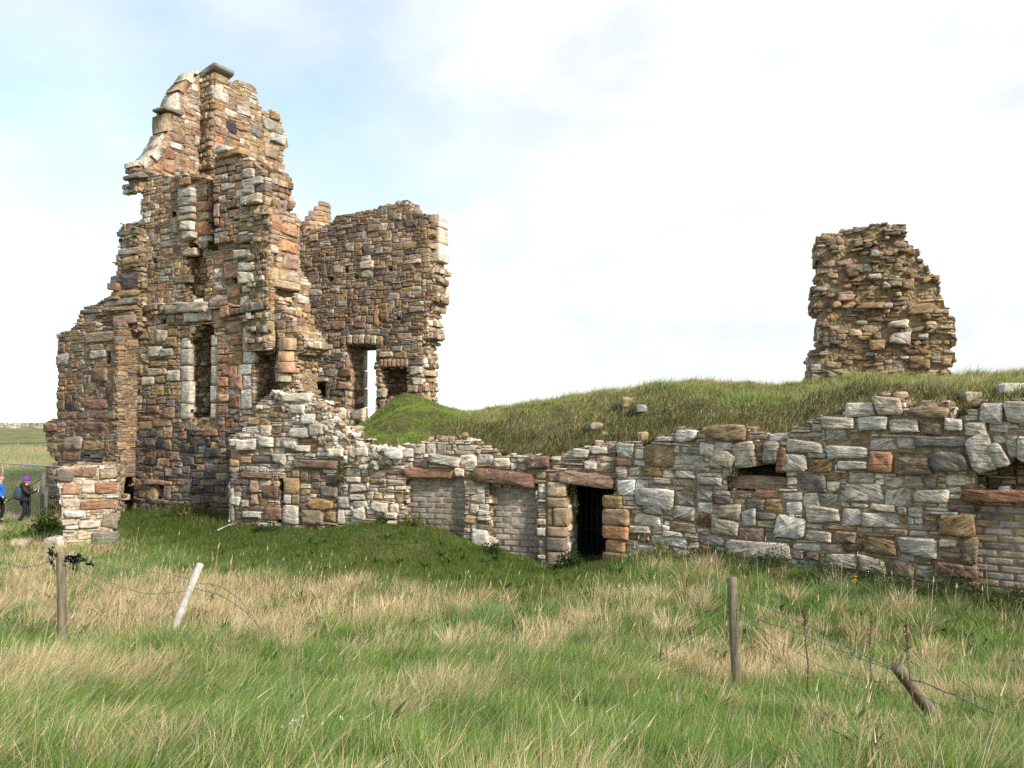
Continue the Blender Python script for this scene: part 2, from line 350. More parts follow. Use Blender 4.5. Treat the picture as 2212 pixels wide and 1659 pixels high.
    stones(geo, pl.p3(C[:, 0], C[:, 1]), pl.d, np.array([0, 0, 1.]), pl.n, HW, HH, np.array(PR), np.array(CO), np.array(PP), rough, bulge, np.array(RO), strata, 0, seed=seed)
    # ---- broken ends, reveals and tops
    ec = ecol or [('tan', 3), ('sand', 1.6), ('pink', 1), ('greyl', .8), ('grey', 1.3), ('brown', 1.6), ('ochre', 1)]
    if edge:
        mk = np.zeros((nr + 2, nc + 2), bool); mk[1:-1, 1:-1] = mask
        E = {k: [] for k in 'rltb'}
        for i in range(0, nr):
            for j in range(nc):
                if not mask[i, j]: continue
                if not mk[i + 1, j + 2] and i % 3 == 0: E['r'].append((i, j))
                if not mk[i + 1, j] and i % 3 == 0: E['l'].append((i, j))
                if not mk[i + 2, j + 1] and j % 4 == 0: E['t'].append((i, j))
                if not mk[i, j + 1] and j % 4 == 0 and v0 + i * cell > pts[:, 1].min() + .4: E['b'].append((i, j))
        Z = np.array([0, 0, 1.])
        for k, nv_, U_, V_ in [z for z in (('r', pl.d, -pl.n, Z), ('l', -pl.d, -pl.n, Z), ('t', Z, pl.d, -pl.n), ('b', -Z, pl.d, -pl.n)) if z[0] in ek]:
            cc = []; hw = []; hh = []; cl = []; pr = []
            for (i, j) in E[k]:
                dep = .04 + r.uniform(0, .05)
                while dep < th - .05:
                    if k in 'rl': a_ = r.uniform(.07, .16); b_ = r.uniform(.05, .085)
                    else: a_ = r.uniform(.09, .14); b_ = r.uniform(.07, .12)
                    dd = dep + (a_ if k in 'rl' else b_)
                    uu = u0 + (j + .5) * cell; vv = v0 + (i + .5) * cell
                    cc.append(pl.p3(uu, vv, -dd) + nv_ * (cell * .5 - .02)); hw.append(a_); hh.append(b_); pr.append(r.uniform(-.02, .07)); cl.append(vary(r, COL[pick(r, ec)], .18))
                    dep += 2 * (a_ if k in 'rl' else b_) + .01
            if cc: stones(geo, np.array(cc), U_, V_, nv_, np.array(hw), np.array(hh), np.array(pr), np.array(cl), 4, .18, .1, r.normal(0, .12, len(cc)), .3, 0, seed=seed + 5)
    # ---- core
    f = 2; nr2, nc2 = nr // f + 1, nc // f + 1
    mp_ = np.zeros((nr2 * f, nc2 * f), bool); mp_[:nr, :nc] = mask; mc = mp_.reshape(nr2, f, nc2, f).mean((1, 3)) > .6
    vu, vv = np.meshgrid(u0 + np.arange(nc2 + 1) * cell * f, v0 + np.arange(nr2 + 1) * cell * f)
    lay = []
    for wq in (-coreoff, -coreoff - (th - coreoff) * .5, -th):
        jit_ = r.normal(0, .007, vu.shape); ju = r.normal(0, .02, vu.shape); jv = r.normal(0, .02, vu.shape)
        lay.append(pl.p3(vu + ju, vv + jv, wq + jit_))
    LV = np.stack(lay); nn = (nr2 + 1) * (nc2 + 1)
    idx = lambda l, i, j: l * nn + i * (nc2 + 1) + j
    I, J = np.nonzero(mc); Q = [np.stack([idx(0, I, J), idx(0, I, J + 1), idx(0, I + 1, J + 1), idx(0, I + 1, J)], 1), np.stack([idx(2, I, J), idx(2, I + 1, J), idx(2, I + 1, J + 1), idx(2, I, J + 1)], 1)]
    pm = np.zeros((nr2 + 2, nc2 + 2), bool); pm[1:-1, 1:-1] = mc
    for di, dj, e in ((0, 1, ((0, 1), (1, 1))), (0, -1, ((0, 0), (1, 0))), (1, 0, ((1, 0), (1, 1))), (-1, 0, ((0, 0), (0, 1)))):
        s_ = mc & ~pm[1 + di:nr2 + 1 + di, 1 + dj:nc2 + 1 + dj]; I, J = np.nonzero(s_)
        for l in (0, 1):
            Q.append(np.stack([idx(l, I + e[0][0], J + e[0][1]), idx(l, I + e[1][0], J + e[1][1]), idx(l + 1, I + e[1][0], J + e[1][1]), idx(l + 1, I + e[0][0], J + e[0][1])], 1))
    Q = np.concatenate(Q)
    used, inv = np.unique(Q.ravel(), return_inverse=True); VV = LV.reshape(-1, 3)[used]
    geo.add(VV, inv.reshape(-1, 4), None, COL[core] if isinstance(core, str) else core, VV, 1)
    # ---- recesses; backs coloured dark have the hollow's shade painted in
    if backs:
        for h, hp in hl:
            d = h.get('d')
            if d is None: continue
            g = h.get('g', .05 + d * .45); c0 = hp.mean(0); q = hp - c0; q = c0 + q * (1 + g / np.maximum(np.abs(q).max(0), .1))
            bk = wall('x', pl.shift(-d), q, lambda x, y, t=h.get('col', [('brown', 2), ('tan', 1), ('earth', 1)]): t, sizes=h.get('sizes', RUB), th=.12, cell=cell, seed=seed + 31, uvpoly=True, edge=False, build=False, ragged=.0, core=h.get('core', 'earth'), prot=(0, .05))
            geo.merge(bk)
    if not build: return geo
    return geo.build(name, mats, parent)
def dressed(name, pl, blocks, parent, mats=('stone_dressed',), seed=3, root=.3, rough=.05, p=9, bulge=.05, jit=.04, w=0.0):
    geo = Geo(); r = np.random.default_rng(seed); C = []; a = []; b_ = []; pr = []; cl = []; ro = []
    for b in blocks:
        x0, y0, x1, y1, cn, q = b[:6]; xc = (x0 + x1) / 2; yc = (y0 + y1) / 2
        ua = pl.uv(x0, yc)[0]; ub = pl.uv(x1, yc)[0]; va = pl.uv(xc, y1)[1]; vb = pl.uv(xc, y0)[1]
        C.append(pl.p3((ua + ub) / 2, (va + vb) / 2, w)); a.append(abs(ub - ua) / 2 - .005); b_.append((vb - va) / 2 - .005); pr.append(q); cl.append(vary(r, COL[cn], .05)); ro.append(b[6] if len(b) > 6 else 0)
    stones(geo, np.array(C), pl.d, np.array([0, 0, 1.]), pl.n, np.array(a), np.array(b_), np.array(pr), np.array(cl), p, rough, bulge, np.array(ro), .1, 0, root=root, seed=seed, jit=jit, tilt=.03)
    return geo.build(name, mats, parent)
def skip(blocks): return [(b[0], b[1], b[2], b[3], b[4], 0, {'skip': 1}) for b in blocks]
FD = np.array([.861, -.508]); BD = np.array([.508, .861])      # along the facade, and square to it going back
# ------------------------------------------------------------------ the tower
c500 = plan(500, 22.0)
T = Plane(c500 - FD * 6, c500 + FD * 4)
pT296 = T.at(296)
pC = pT296 - BD * .62
LB = Plane(pC - FD * 4, pC)                      # front of the left wing
tower = thing('ruined_tower', (float(T.at(430)[0]), float(T.at(430)[1]) + 1.0, .6), 'tall ragged castle tower of brown and orange stone with a curved gable top', 'ruin')
def cT(x, y):
    if y > 985 and x > 470: return [('tan', 1), ('brown', 1), ('purple', 1)]
    if y > 930: return [('purple', 3.2), ('brown', 2), ('redbrown', 1.6), ('dark', .9), ('greyd', 1.2), ('ochre', .6), ('tan', .8)]
    if y > 870: return [('redbrown', 2), ('brown', 1.4), ('tan', 1.5), ('purple', 1), ('greyd', 1), ('pink', 1), ('grey', .8)]
    if 468 < x < 530 and y > 690: return [('orange', 2.2), ('tan', 1.5), ('pink', 1.2), ('sand', .6), ('redbrown', 1)]
    if x > 590: return [('sand', 2), ('pink', 2), ('tan', 1.5), ('orange', 1), ('pale', 1), ('ochre', .6)]
    if y < 560: return [('grey', 1.4), ('tan', 2.6), ('greyl', .9), ('pink', 1.1), ('orange', 1.1), ('ochre', 1.2), ('brown', 1.2), ('sand', 1)]
    return [('tan', 3), ('grey', 1.5), ('pink', .8), ('ochre', 1.3), ('brown', 1.3), ('greyl', .5), ('sand', 1.2), ('orange', .5)]
polyT = [(292, 1140), (296, 478), (308, 470), (304, 461), (303, 437), (309, 429), (304, 405), (303, 397), (300, 372), (340, 374), (376, 384), (403, 370), (428, 384), (450, 393),
         (466, 390), (466, 368), (475, 349), (480, 325), (503, 322), (534, 335), (548, 337), (548, 349), (558, 356), (579, 366), (584, 413), (580, 436), (584, 488), (584, 655), (603, 663), (632, 672), (657, 694),
         (667, 714), (684, 726), (703, 737), (692, 752), (674, 765), (672, 819), (668, 851), (690, 862), (700, 1140)]
win1 = [(409, 740), (424, 712), (440, 700), (462, 697), (467, 715), (461, 735), (461, 905), (409, 905)]
win2 = [(553, 712), (570, 697), (596, 702), (603, 760), (592, 800), (608, 850), (596, 880), (553, 888)]
slot = [(447, 380), (470, 380), (472, 470), (472, 541), (449, 546)]
gash = [(408, 522), (424, 524), (444, 556), (452, 600), (440, 642), (410, 648), (398, 612), (404, 570)]
jl = [(393, 729, 411, 752, 'greyl', .04), (392, 753, 412, 789, 'grey', .04), (393, 790, 411, 823, 'greyl', .04), (392, 824, 414, 871, 'greyl', .04), (391, 872, 411, 906, 'greyl', .04)]
jr = [(458, 724, 472, 748, 'white', .04), (457, 749, 471, 789, 'greyl', .04), (457, 790, 471, 832, 'greyl', .04), (456, 833, 471, 870, 'greyl', .04), (456, 871, 470, 904, 'greyl', .04)]
sill = [(394, 908, 472, 924, 'greyl', .10)]
j2 = [(527, 704, 547, 758, 'greyl', .05), (528, 759, 553, 785, 'white', .05), (516, 786, 546, 810, 'white', .05), (528, 811, 547, 840, 'white', .05), (522, 841, 547, 884, 'greyl', .06), (524, 885, 552, 896, 'grey', .04)]
j2cap = [(519, 694, 566, 703, 'greyl', .10)]
wq = [(394, 388, 419, 405, 'ochre', .06), (396, 411, 424, 428, 'greyl', .08), (392, 430, 424, 447, 'grey', .07), (396, 447, 426, 463, 'greyl', .08), (394, 464, 424, 478, 'tan', .06), (398, 479, 424, 500, 'greyl', .08), (404, 502, 428, 518, 'pale', .10),
      (425, 436, 452, 457, 'orange', .03), (425, 461, 452, 477, 'sand', .03), (425, 479, 452, 506, 'orange', .03), (426, 510, 452, 522, 'greyl', .0), (396, 536, 426, 556, 'sand', .06), (347, 492, 372, 506, 'tan', .03),
      (470, 418, 482, 436, 'orange', .02), (470, 438, 482, 470, 'pink', .02), (470, 472, 482, 492, 'orange', .02),
      (480, 328, 534, 341, 'tan', .10), (536, 352, 556, 366, 'ochre', .08), (536, 367, 559, 386, 'greyl', .10), (534, 387, 578, 404, 'greyl', .08), (536, 405, 559, 424, 'grey', .10), (532, 426, 576, 446, 'greyl', .14), (500, 455, 526, 468, 'orange', .02), (526, 508, 574, 526, 'greyd', .10),
      (512, 540, 553, 558, 'greyl', .08), (554, 555, 583, 574, 'orange', .05), (526, 569, 560, 588, 'greyl', .12), (524, 590, 558, 616, 'pale', .12), (530, 617, 552, 633, 'pale', .06), (487, 572, 523, 600, 'orange', .05), (490, 615, 522, 640, 'orange', .05), (460, 582, 482, 606, 'greyl', .02), (461, 607, 482, 628, 'grey', .02),
      (568, 600, 583, 622, 'orange', .05), (562, 623, 582, 638, 'sand', .05), (566, 640, 582, 658, 'orange', .05), (454, 644, 494, 663, 'pink', .08), (396, 655, 455, 675, 'grey', .08), (545, 655, 582, 676, 'greyd', .12), (376, 596, 412, 612, 'brown', .04), (320, 655, 352, 672, 'ochre', .05), (404, 678, 434, 696, 'greyl', .07), (436, 668, 462, 693, 'grey', .07),
      (490, 690, 526, 722, 'tan', .03), (472, 765, 498, 783, 'orange', .03), (500, 764, 527, 788, 'tan', .03), (472, 812, 496, 836, 'orange', .03), (498, 812, 527, 840, 'orange', .03), (498, 858, 518, 882, 'red', .03), (483, 785, 497, 810, 'orange', .02), (498, 790, 514, 815, 'orange', .02),
      (300, 710, 324, 736, 'tan', .03), (342, 712, 364, 738, 'grey', .05), (362, 728, 386, 748, 'ochre', .04), (325, 748, 356, 770, 'greyl', .05), (353, 752, 380, 770, 'grey', .05), (328, 780, 366, 792, 'ochre', .03), (322, 796, 352, 812, 'grey', .05), (310, 815, 338, 832, 'pale', .05), (340, 812, 360, 828, 'ochre', .03), (364, 800, 392, 824, 'greyl', .05),
      (318, 876, 346, 896, 'redbrown', .04), (356, 880, 380, 902, 'redbrown', .04), (336, 903, 374, 923, 'redbrown', .03), (320, 945, 340, 965, 'purple', .05), (342, 948, 360, 968, 'dark', .05), (395, 958, 410, 978, 'dark', .05), (412, 962, 430, 980, 'dark', .05), (446, 968, 478, 988, 'dark', .05), (315, 988, 340, 1005, 'dark', .05), (360, 1012, 388, 1030, 'ochre', .04), (376, 1010, 396, 1026, 'purple', .05),
      (320, 1036, 361, 1047, 'redbrown', .10), (318, 1048, 342, 1078, 'tan', .03), (358, 1048, 372, 1078, 'brown', .03), (318, 1078, 370, 1088, 'brown', .05)]
shaft = [(607, 733, 642, 759, 'peach', .10), (604, 760, 637, 783, 'peach', .10), (602, 784, 641, 807, 'orange', .10), (598, 808, 632, 826, 'sand', .08)]
nich = [(342, 1048), (358, 1048), (358, 1078), (342, 1078)]
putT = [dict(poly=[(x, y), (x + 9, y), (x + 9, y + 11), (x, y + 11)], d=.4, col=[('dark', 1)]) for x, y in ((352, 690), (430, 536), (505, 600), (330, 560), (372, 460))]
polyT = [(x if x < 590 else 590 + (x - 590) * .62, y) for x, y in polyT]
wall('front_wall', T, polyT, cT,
     holes=[dict(poly=win1, d=.85, core='dark', col=[('earth', 2), ('brown', 2), ('dark', 1)]), dict(poly=win2, d=.5, col=[('tan', 1), ('brown', 2), ('earth', 2), ('grey', .6)]), dict(poly=slot, d=.75, col=[('tan', 1), ('brown', 1)], core='brown', rag=.01), dict(poly=gash, d=.42, col=[('sand', 2), ('orange', 1), ('brown', 1), ('tan', 1)]), dict(poly=nich, d=.45, g=.1, core='dark', col=[('dark', 1)], rag=0)] + putT,  # window and niche backs coloured dark to paint in their inner shade
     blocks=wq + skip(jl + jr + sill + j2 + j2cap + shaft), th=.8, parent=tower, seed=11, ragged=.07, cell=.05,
     relief=lambda x, y: .13 * (470 < x < 586 and y < 530) + .10 * (526 < x < 586 and 530 <= y < 660) + .10 * (394 < x < 428 and y < 512) + .05 * (300 < x < 590 and y > 658) + .10 * (300 < x < 590 and 656 < y < 678))
fr = dressed('window_jamb', T, jl, tower, seed=5, root=.12); dressed('window_jamb', T, jr, tower, seed=15, root=.12); dressed('sill', T, sill, fr, ('stone',), seed=6, p=4, rough=.12, bulge=.2)
fr2 = dressed('window_jamb', T, j2, tower, seed=7, rough=.08, root=.12); dressed('sill', T, j2cap, fr2, ('stone',), seed=8, p=4)
# eight-sided shaft drums
def drum_stack(name, pl, drums, parent, mat='stone_dressed', w=-.05):
    geo = Geo(); r = np.random.default_rng(4); A = np.arange(8) * math.pi / 4 + .39
    for x0, y0, x1, y1, cn, q in drums:
        yc = (y0 + y1) / 2; u0, va = pl.uv(x0, y1); u1 = pl.uv(x1, yc)[0]; vb = pl.uv(x0, y0)[1]; rad = abs(u1 - u0) / 2; uc = (u0 + u1) / 2
        V = []
        for v_, s_ in ((va, .98), (va + .02, 1.02), (vb - .02, 1.02), (vb - .004, .98), (vb - .004, 0)):
            V.append(pl.p3(uc + np.cos(A) * rad * s_, np.full(8, v_), w + np.sin(A) * rad * s_) + r.normal(0, .006, (8, 3)))
        V = np.concatenate(V); i = np.arange(8); j = (i + 1) % 8
        Q = np.concatenate([np.stack([k * 8 + i, k * 8 + j, (k + 1) * 8 + j, (k + 1) * 8 + i], 1) for k in range(4)])
        geo.add(V, Q, None, vary(r, COL[cn], .05), V * 1.0 + r.uniform(0, 9, 3))
    return geo.build(name, (mat,), parent)
drum_stack('window_shaft', T, shaft, tower)
# left wing
def cL(x, y):
    if y > 905: return [('brown', 3), ('redbrown', 2.2), ('ochre', 1), ('purple', 1), ('greyd', .6), ('tan', .8)]
    if y > 840: return [('redbrown', 2.6), ('brown', 1.2), ('purple', 1.3), ('tan', 1.2), ('grey', .6)]
    return [('tan', 2), ('brown', 1.6), ('grey', 1.5), ('ochre', .9), ('greyd', 1), ('purple', .6), ('redbrown', .6)]
polyL = [(124, 721), (147, 716), (165, 700), (201, 698), (227, 709), (257, 711), (256, 1135), (99, 1135), (99, 1008), (132, 1000), (112, 989), (101, 964), (98, 935), (98, 915), (106, 908), (124, 905)]
bL = [(124, 738, 143, 763, 'redbrown', .03), (124, 764, 148, 790, 'grey', .03), (195, 745, 226, 758, 'ochre', .06), (196, 757, 230, 775, 'grey', .06), (196, 795, 234, 820, 'redbrown', .05), (124, 866, 140, 888, 'redbrown', .03), (140, 868, 160, 887, 'dark', .03), (182, 864, 232, 884, 'redbrown', .04), (124, 889, 164, 906, 'redbrown', .03), (165, 890, 191, 905, 'purple', .02), (192, 886, 252, 904, 'redbrown', .04),
      (99, 914, 122, 934, 'redbrown', .08), (180, 910, 228, 930, 'redbrown', .05), (142, 944, 178, 972, 'pink', .08), (186, 952, 226, 974, 'ochre', .05), (140, 976, 174, 995, 'redbrown', .05), (174, 974, 212, 996, 'redbrown', .04), (102, 1012, 135, 1026, 'redbrown', .04), (101, 1027, 134, 1049, 'brown', .04), (101, 1050, 137, 1075, 'brown', .04), (101, 1076, 135, 1102, 'brown', .04), (190, 718, 256, 740, 'tan', .08)]
wall('wing_wall', LB, polyL, cL, holes=[dict(poly=[(229, 758), (241, 758), (241, 785), (229, 785)], d=.4, col=[('dark', 1)], rag=0)], blocks=bL, th=.2, ek='ltb', parent=tower, seed=21, ragged=.04)
RT = Plane(pC + FD * .06, pT296 + BD * .15 + FD * .06)                # side of the wing with the low doorway
def cR(x, y): return [('brown', 2), ('redbrown', 1.4), ('tan', 1.8), ('greyd', 1), ('purple', .7), ('ochre', .6)]
dr = [(266, 1031), (292, 1031), (292, 1140), (266, 1140)]
wall('wing_return_wall', RT, [(255, 700), (300, 700), (300, 1140), (255, 1140)], cR, holes=[dict(poly=dr, d=.8, g=.75, col=[('dark', 1)], core='dark', rag=.01)], blocks=[(256, 1024, 297, 1031, 'brown', .04), (271, 885, 280, 908, 'red', .0), (257, 1052, 265, 1078, 'brown', .02), (257, 1080, 265, 1108, 'brown', .02)], sizes=THIN, th=.3, parent=tower, seed=23, ragged=.01, edge=False)  # dark plate behind the doorway stands in for the shade inside
pB0 = LB.at(170) + BD * .2; pB1 = T.at(302) - BD * .28
TU = Plane(pB0, pB1)
polyB = [(174, 676), (186, 664), (221, 654), (223, 645), (241, 639), (240, 595), (254, 593), (251, 571), (254, 549), (259, 542), (257, 527), (262, 510), (258, 500), (268, 485), (300, 480), (301, 712), (250, 712), (205, 706), (165, 704)]
bT = [(240, 596, 268, 612, 'greyd', .06), (264, 590, 300, 624, 'purple', .05), (240, 626, 299, 640, 'tan', .06), (222, 648, 299, 660, 'grey', .08), (230, 662, 299, 672, 'tan', .12), (252, 684, 299, 701, 'pink', .16), (258, 536, 299, 550, 'grey', .05), (262, 556, 299, 573, 'tan', .06), (178, 668, 224, 678, 'greyd', .10), (254, 496, 299, 510, 'green', .04)]
wall('stair_turret', TU, polyB, lambda x, y: [('tan', 2), ('brown', 2), ('grey', 1.3), ('greyd', 1), ('ochre', .6), ('redbrown', .5)], blocks=bT, sizes=THIN + ASH[:1], th=.6, parent=tower, seed=25, ragged=.05, prot=(.0, .09))
# gable with curved coping, set square to the facade
GE = through(T.at(300) + BD * .1, BD)
polyE = [(300, 410), (300, 360), (316, 354), (336, 334), (352, 300), (362, 286), (362, 246), (382, 240), (384, 212), (391, 198), (403, 182), (416, 170), (428, 160), (434, 172), (446, 180), (446, 410)]
cope = [] and [(411, 150, 430, 172, 'pale', .06, -.3), (392, 171, 411, 192, 'ochre', .05, .75), (377, 197, 396, 238, 'white', .07, -.12), (396, 204, 408, 240, 'pink', .03), (351, 246, 371, 286, 'ochre', .05, -.06), (338, 288, 366, 308, 'greyl', .07, .98), (318, 312, 348, 332, 'greyl', .07, .72), (295, 341, 327, 362, 'greyl', .10, .25), (349, 236, 392, 246, 'greyd', .10), (414, 180, 430, 200, 'greyl', .04)]
def cE(x, y):
    if y < 250: return [('pink', 2), ('mortar', 1), ('grey', 1.3), ('tan', 1.5)]
    return [('tan', 2), ('grey', 2), ('pink', 1.2), ('ochre', .9), ('redbrown', .7), ('greyl', 1), ('orange', .6)]
wall('gable_wall', GE, polyE, cE, blocks=[(372, 292, 400, 308, 'redbrown', .04), (410, 280, 443, 300, 'redbrown', .05), (420, 296, 441, 318, 'grey', .05), (357, 325, 379, 345, 'redbrown', .05), (366, 310, 394, 324, 'white', .06), (352, 352, 376, 374, 'orange', .05), (332, 354, 350, 370, 'orange', .05), (402, 368, 440, 382, 'orange', .04)] + skip([c[:6] for c in cope]), th=.55, parent=tower, seed=31, ragged=.02, core='pink')
def coping(name, pl, path, parent, wd=15, w0=.05, w1=-.62, mat='stone', col='greyl'):
    g_ = Geo(); r_ = np.random.default_rng(12)
    for seg, cn in path:
        seg = np.array(seg, float); tg = np.gradient(seg, axis=0); tg /= np.linalg.norm(tg, axis=1)[:, None]; nr_ = np.stack([-tg[:, 1], tg[:, 0]], 1); V = []; od = r_.uniform(-1.5, 2); wj = r_.uniform(-3, 4); seg = seg.mean(0) + (seg - seg.mean(0)) * .96; w0 = r_.uniform(.0, .09)
        for q, n_ in zip(seg, nr_):
            o_ = pl.uv(*(q + r_.normal(0, .9, 2) + n_ * od)); i_ = pl.uv(*(q + n_ * (wd + wj)))
            for (u, v), w_ in ((o_, w0 - .02), (o_, w1), (i_, w1), (i_, w0 + .01)): V.append(pl.p3(u, v, w_))
        m = len(seg); Q = [(4 * a + b, 4 * a + (b + 1) % 4, 4 * a + 4 + (b + 1) % 4, 4 * a + 4 + b) for a in range(m - 1) for b in range(4)] + [(0, 1, 2, 3), (4 * m - 1, 4 * m - 2, 4 * m - 3, 4 * m - 4)]
        g_.add(np.array(V), Q, None, vary(r_, COL[cn], .05), np.array(V) + r_.uniform(0, 9, 3))
    return g_.build(name, (mat,), parent)
coping('gable_coping', GE, [([(295, 356), (297, 348), (305, 345), (316, 343), (323, 338)], 'greyl'), ([(324, 337), (333, 328), (340, 316)], 'greyl'), ([(341, 314), (347, 300), (354, 286)], 'greyl'), ([(355, 284), (354, 262), (355, 243)], 'tan'), ([(374, 238), (374, 220), (377, 207), (381, 197)], 'greyl'), ([(382, 195), (389, 184), (399, 174)], 'tan'), ([(400, 173), (408, 161), (413, 152), (419, 149), (428, 154)], 'greyl')], tower)
dressed('coping_stone', GE, [(350, 235, 392, 244, 'greyd', .08), (396, 206, 408, 238, 'pink', .0), (413, 182, 428, 198, 'greyl', .02)], tower, ('stone_lichen',), seed=33, root=.5, p=5, w=.02)
slab = [(302, 366, 330, 378, 'greyd', .25, .2), (287, 374, 316, 386, 'greyd', .2, .25)]
dressed('projecting_slab', GE, slab, tower, ('stone',), seed=34, root=.5, p=3.4, rough=.16)
# chimney stack block
pF = plan(466, 25.6)
FR = through(pF, BD); FS = Plane(pF - FD * 1.1, pF)
polyF = [(464, 160), (483, 168), (490, 178), (510, 182), (515, 176), (550, 185), (556, 205), (564, 232), (568, 246), (580, 240), (596, 236), (599, 250), (609, 262), (607, 275), (619, 288), (622, 312), (614, 322), (613, 460), (625, 520), (466, 520)]
quoin = []
cols = ['tan', 'greyl', 'greyl', 'ochre', 'tan', 'pink', 'redbrown', 'orange', 'orange', 'orange', 'orange', 'orange']
ys = [163, 180, 200, 222, 240, 256, 276, 293, 311, 334, 350, 368, 388]
for k in range(12): quoin.append((464, ys[k] + 1, 482 if k % 2 else 494, ys[k + 1] - 1, cols[k], .03))
bF = quoin + [(487, 262, 512, 287, 'dark', .02, {'p': 3}), (514, 272, 534, 284, 'orange', .05), (540, 272, 566, 296, 'greyd', .03), (512, 232, 540, 252, 'greyl', .05), (484, 238, 512, 252, 'greyl', .05), (568, 260, 606, 285, 'grey', .08), (580, 292, 616, 310, 'greyl', .12), (568, 318, 600, 342, 'pink', .05),
      (584, 350, 613, 366, 'orange', .06), (574, 369, 600, 384, 'tan', .05), (590, 376, 613, 400, 'orange', .06), (576, 401, 613, 420, 'orange', .06), (588, 421, 613, 436, 'orange', .06), (568, 298, 583, 310, 'ochre', .03), (582, 242, 600, 260, 'ochre', .08)]
wall('chimney_stack', FR, polyF, lambda x, y: [('tan', 2.4), ('greyl', 1.4), ('pink', 1.5), ('grey', 1.2), ('sand', 1.2), ('ochre', .8), ('orange', .7), ('pale', .4)], blocks=bF, sizes=THIN + ASH[:2], th=.7, parent=tower, seed=41, ragged=.05,
     holes=[dict(poly=[(566, 246), (569, 246), (570, 302), (566, 302)], d=.2, col=[('brown', 1)], rag=0)])
wall('chimney_side_wall', FS, [(440, 180), (466, 165), (466, 440), (440, 440)], lambda x, y: [('pink', 1), ('orange', 1), ('redbrown', 1), ('greyl', 1), ('tan', 1)] if y > 230 else [('grey', 1), ('greyl', 1), ('tan', 1)],
     blocks=[(446, ys[k] + 1, 466, ys[k + 1] - 1, cols[k], .02) for k in (1, 3, 5, 7, 8, 9, 10, 11)], th=.5, parent=tower, seed=43, ragged=.02, edge=False)
dressed('capstone', FS, [(430, 158, 480, 171, 'greyd', .3, .32)], tower, ('stone',), seed=44, root=.5, p=5, rough=.08)
dressed('projecting_slab', T, [(474, 320, 508, 336, 'greyl', .30, -.1)], tower, ('stone',), seed=46, root=.3, p=3, rough=.18)
# lit return wall at the broken corner
pG = T.at(584)
RG = through(pG - BD * .02 + FD * .11, BD)
polyR = [(584, 456), (600, 450), (613, 453), (628, 460), (640, 468), (648, 480), (646, 560), (650, 588), (664, 598), (669, 612), (669, 703), (672, 760), (584, 760)]
hR = [(594, 624), (638, 626), (637, 668), (614, 674), (594, 664)]
bR = [(608, 483, 644, 508, 'orange', .05), (606, 520, 645, 545, 'orange', .05), (612, 555, 643, 581, 'pink', .05), (586, 530, 602, 548, 'pale', .03), (586, 580, 600, 606, 'sand', .04), (602, 592, 648, 610, 'sand', .06), (643, 640, 667, 656, 'greyl', .05), (657, 656, 668, 676, 'orange', .05), (642, 676, 668, 694, 'pink', .05), (655, 628, 667, 640, 'orange', .04)]
lin = [(590, 608, 646, 625, 'sand', .10)]
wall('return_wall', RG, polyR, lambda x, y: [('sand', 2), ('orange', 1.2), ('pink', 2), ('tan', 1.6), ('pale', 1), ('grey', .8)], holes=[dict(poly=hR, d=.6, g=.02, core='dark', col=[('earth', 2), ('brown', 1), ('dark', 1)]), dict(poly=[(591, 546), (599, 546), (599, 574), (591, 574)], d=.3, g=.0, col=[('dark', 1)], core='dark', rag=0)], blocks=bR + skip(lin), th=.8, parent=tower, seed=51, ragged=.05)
dressed('lintel', RG, lin, tower, seed=52, root=.5)
# ------------------------------------------------------------------ wall of the rear range
pg = plan(800, 26.5)
G = Plane(pg - np.array([.9, -.43]) * 3, pg + np.array([.9, -.43]) * 3)
gable = thing('ruined_range', (float(G.at(830)[0]), float(G.at(830)[1]), 1.8), 'broad broken rubble wall with a tall open doorway, standing right of the tower', 'ruin')
polyG = [(636, 960), (636, 498), (684, 494), (717, 482), (728, 467), (760, 460), (787, 454), (815, 448), (835, 443), (857, 436), (874, 439), (879, 449), (906, 453), (918, 461), (950, 466), (950, 564), (960, 576), (967, 582), (971, 600), (964, 612), (971, 632), (967, 652), (953, 659), (945, 686), (953, 710), (948, 727), (938, 730), (935, 766), (933, 804), (938, 843), (933, 875), (936, 960)]
polyG = [(x if x < 880 else 880 + (x - 880) * .62, y) for x, y in polyG]
def cG(x, y):
    if y < 480: return [('mortar', 1.5), ('tan', 2), ('grey', 1.5), ('greyd', 1)]
    if x > 905: return [('sand', 2), ('pale', .6), ('pink', 1.6), ('tan', 2.4), ('greyl', .6), ('orange', .8), ('brown', 1)]
    return [('tan', 2.4), ('brown', 1.8), ('grey', 1.8), ('greyd', 1), ('pink', 1), ('purple', .7), ('ochre', .6), ('redbrown', .5)]
gdoor = [(746, 745), (811, 745), (811, 905), (790, 925), (746, 925)]
grec = [(823, 794), (879, 794), (879, 858), (823, 862)]
gwin = [(671, 825), (703, 825), (703, 880), (688, 880), (671, 862)]
vous = [(745 + k * 13 - 8, 722 + abs(k - 2.5) * 1.2, 745 + k * 13 + 4, 743 + abs(k - 2.5) * 1.0, 'pale' if k % 2 else 'tan', .06) for k in range(7)]
rarch = [(820 + k * 9, 776, 828 + k * 9, 793, 'orange' if k % 2 else 'pink', .04) for k in range(7)]
gq = [(936, 462, 953, 492, 'white', .10), (936, 493, 953, 526, 'greyl', .10), (936, 527, 953, 566, 'white', .10)]
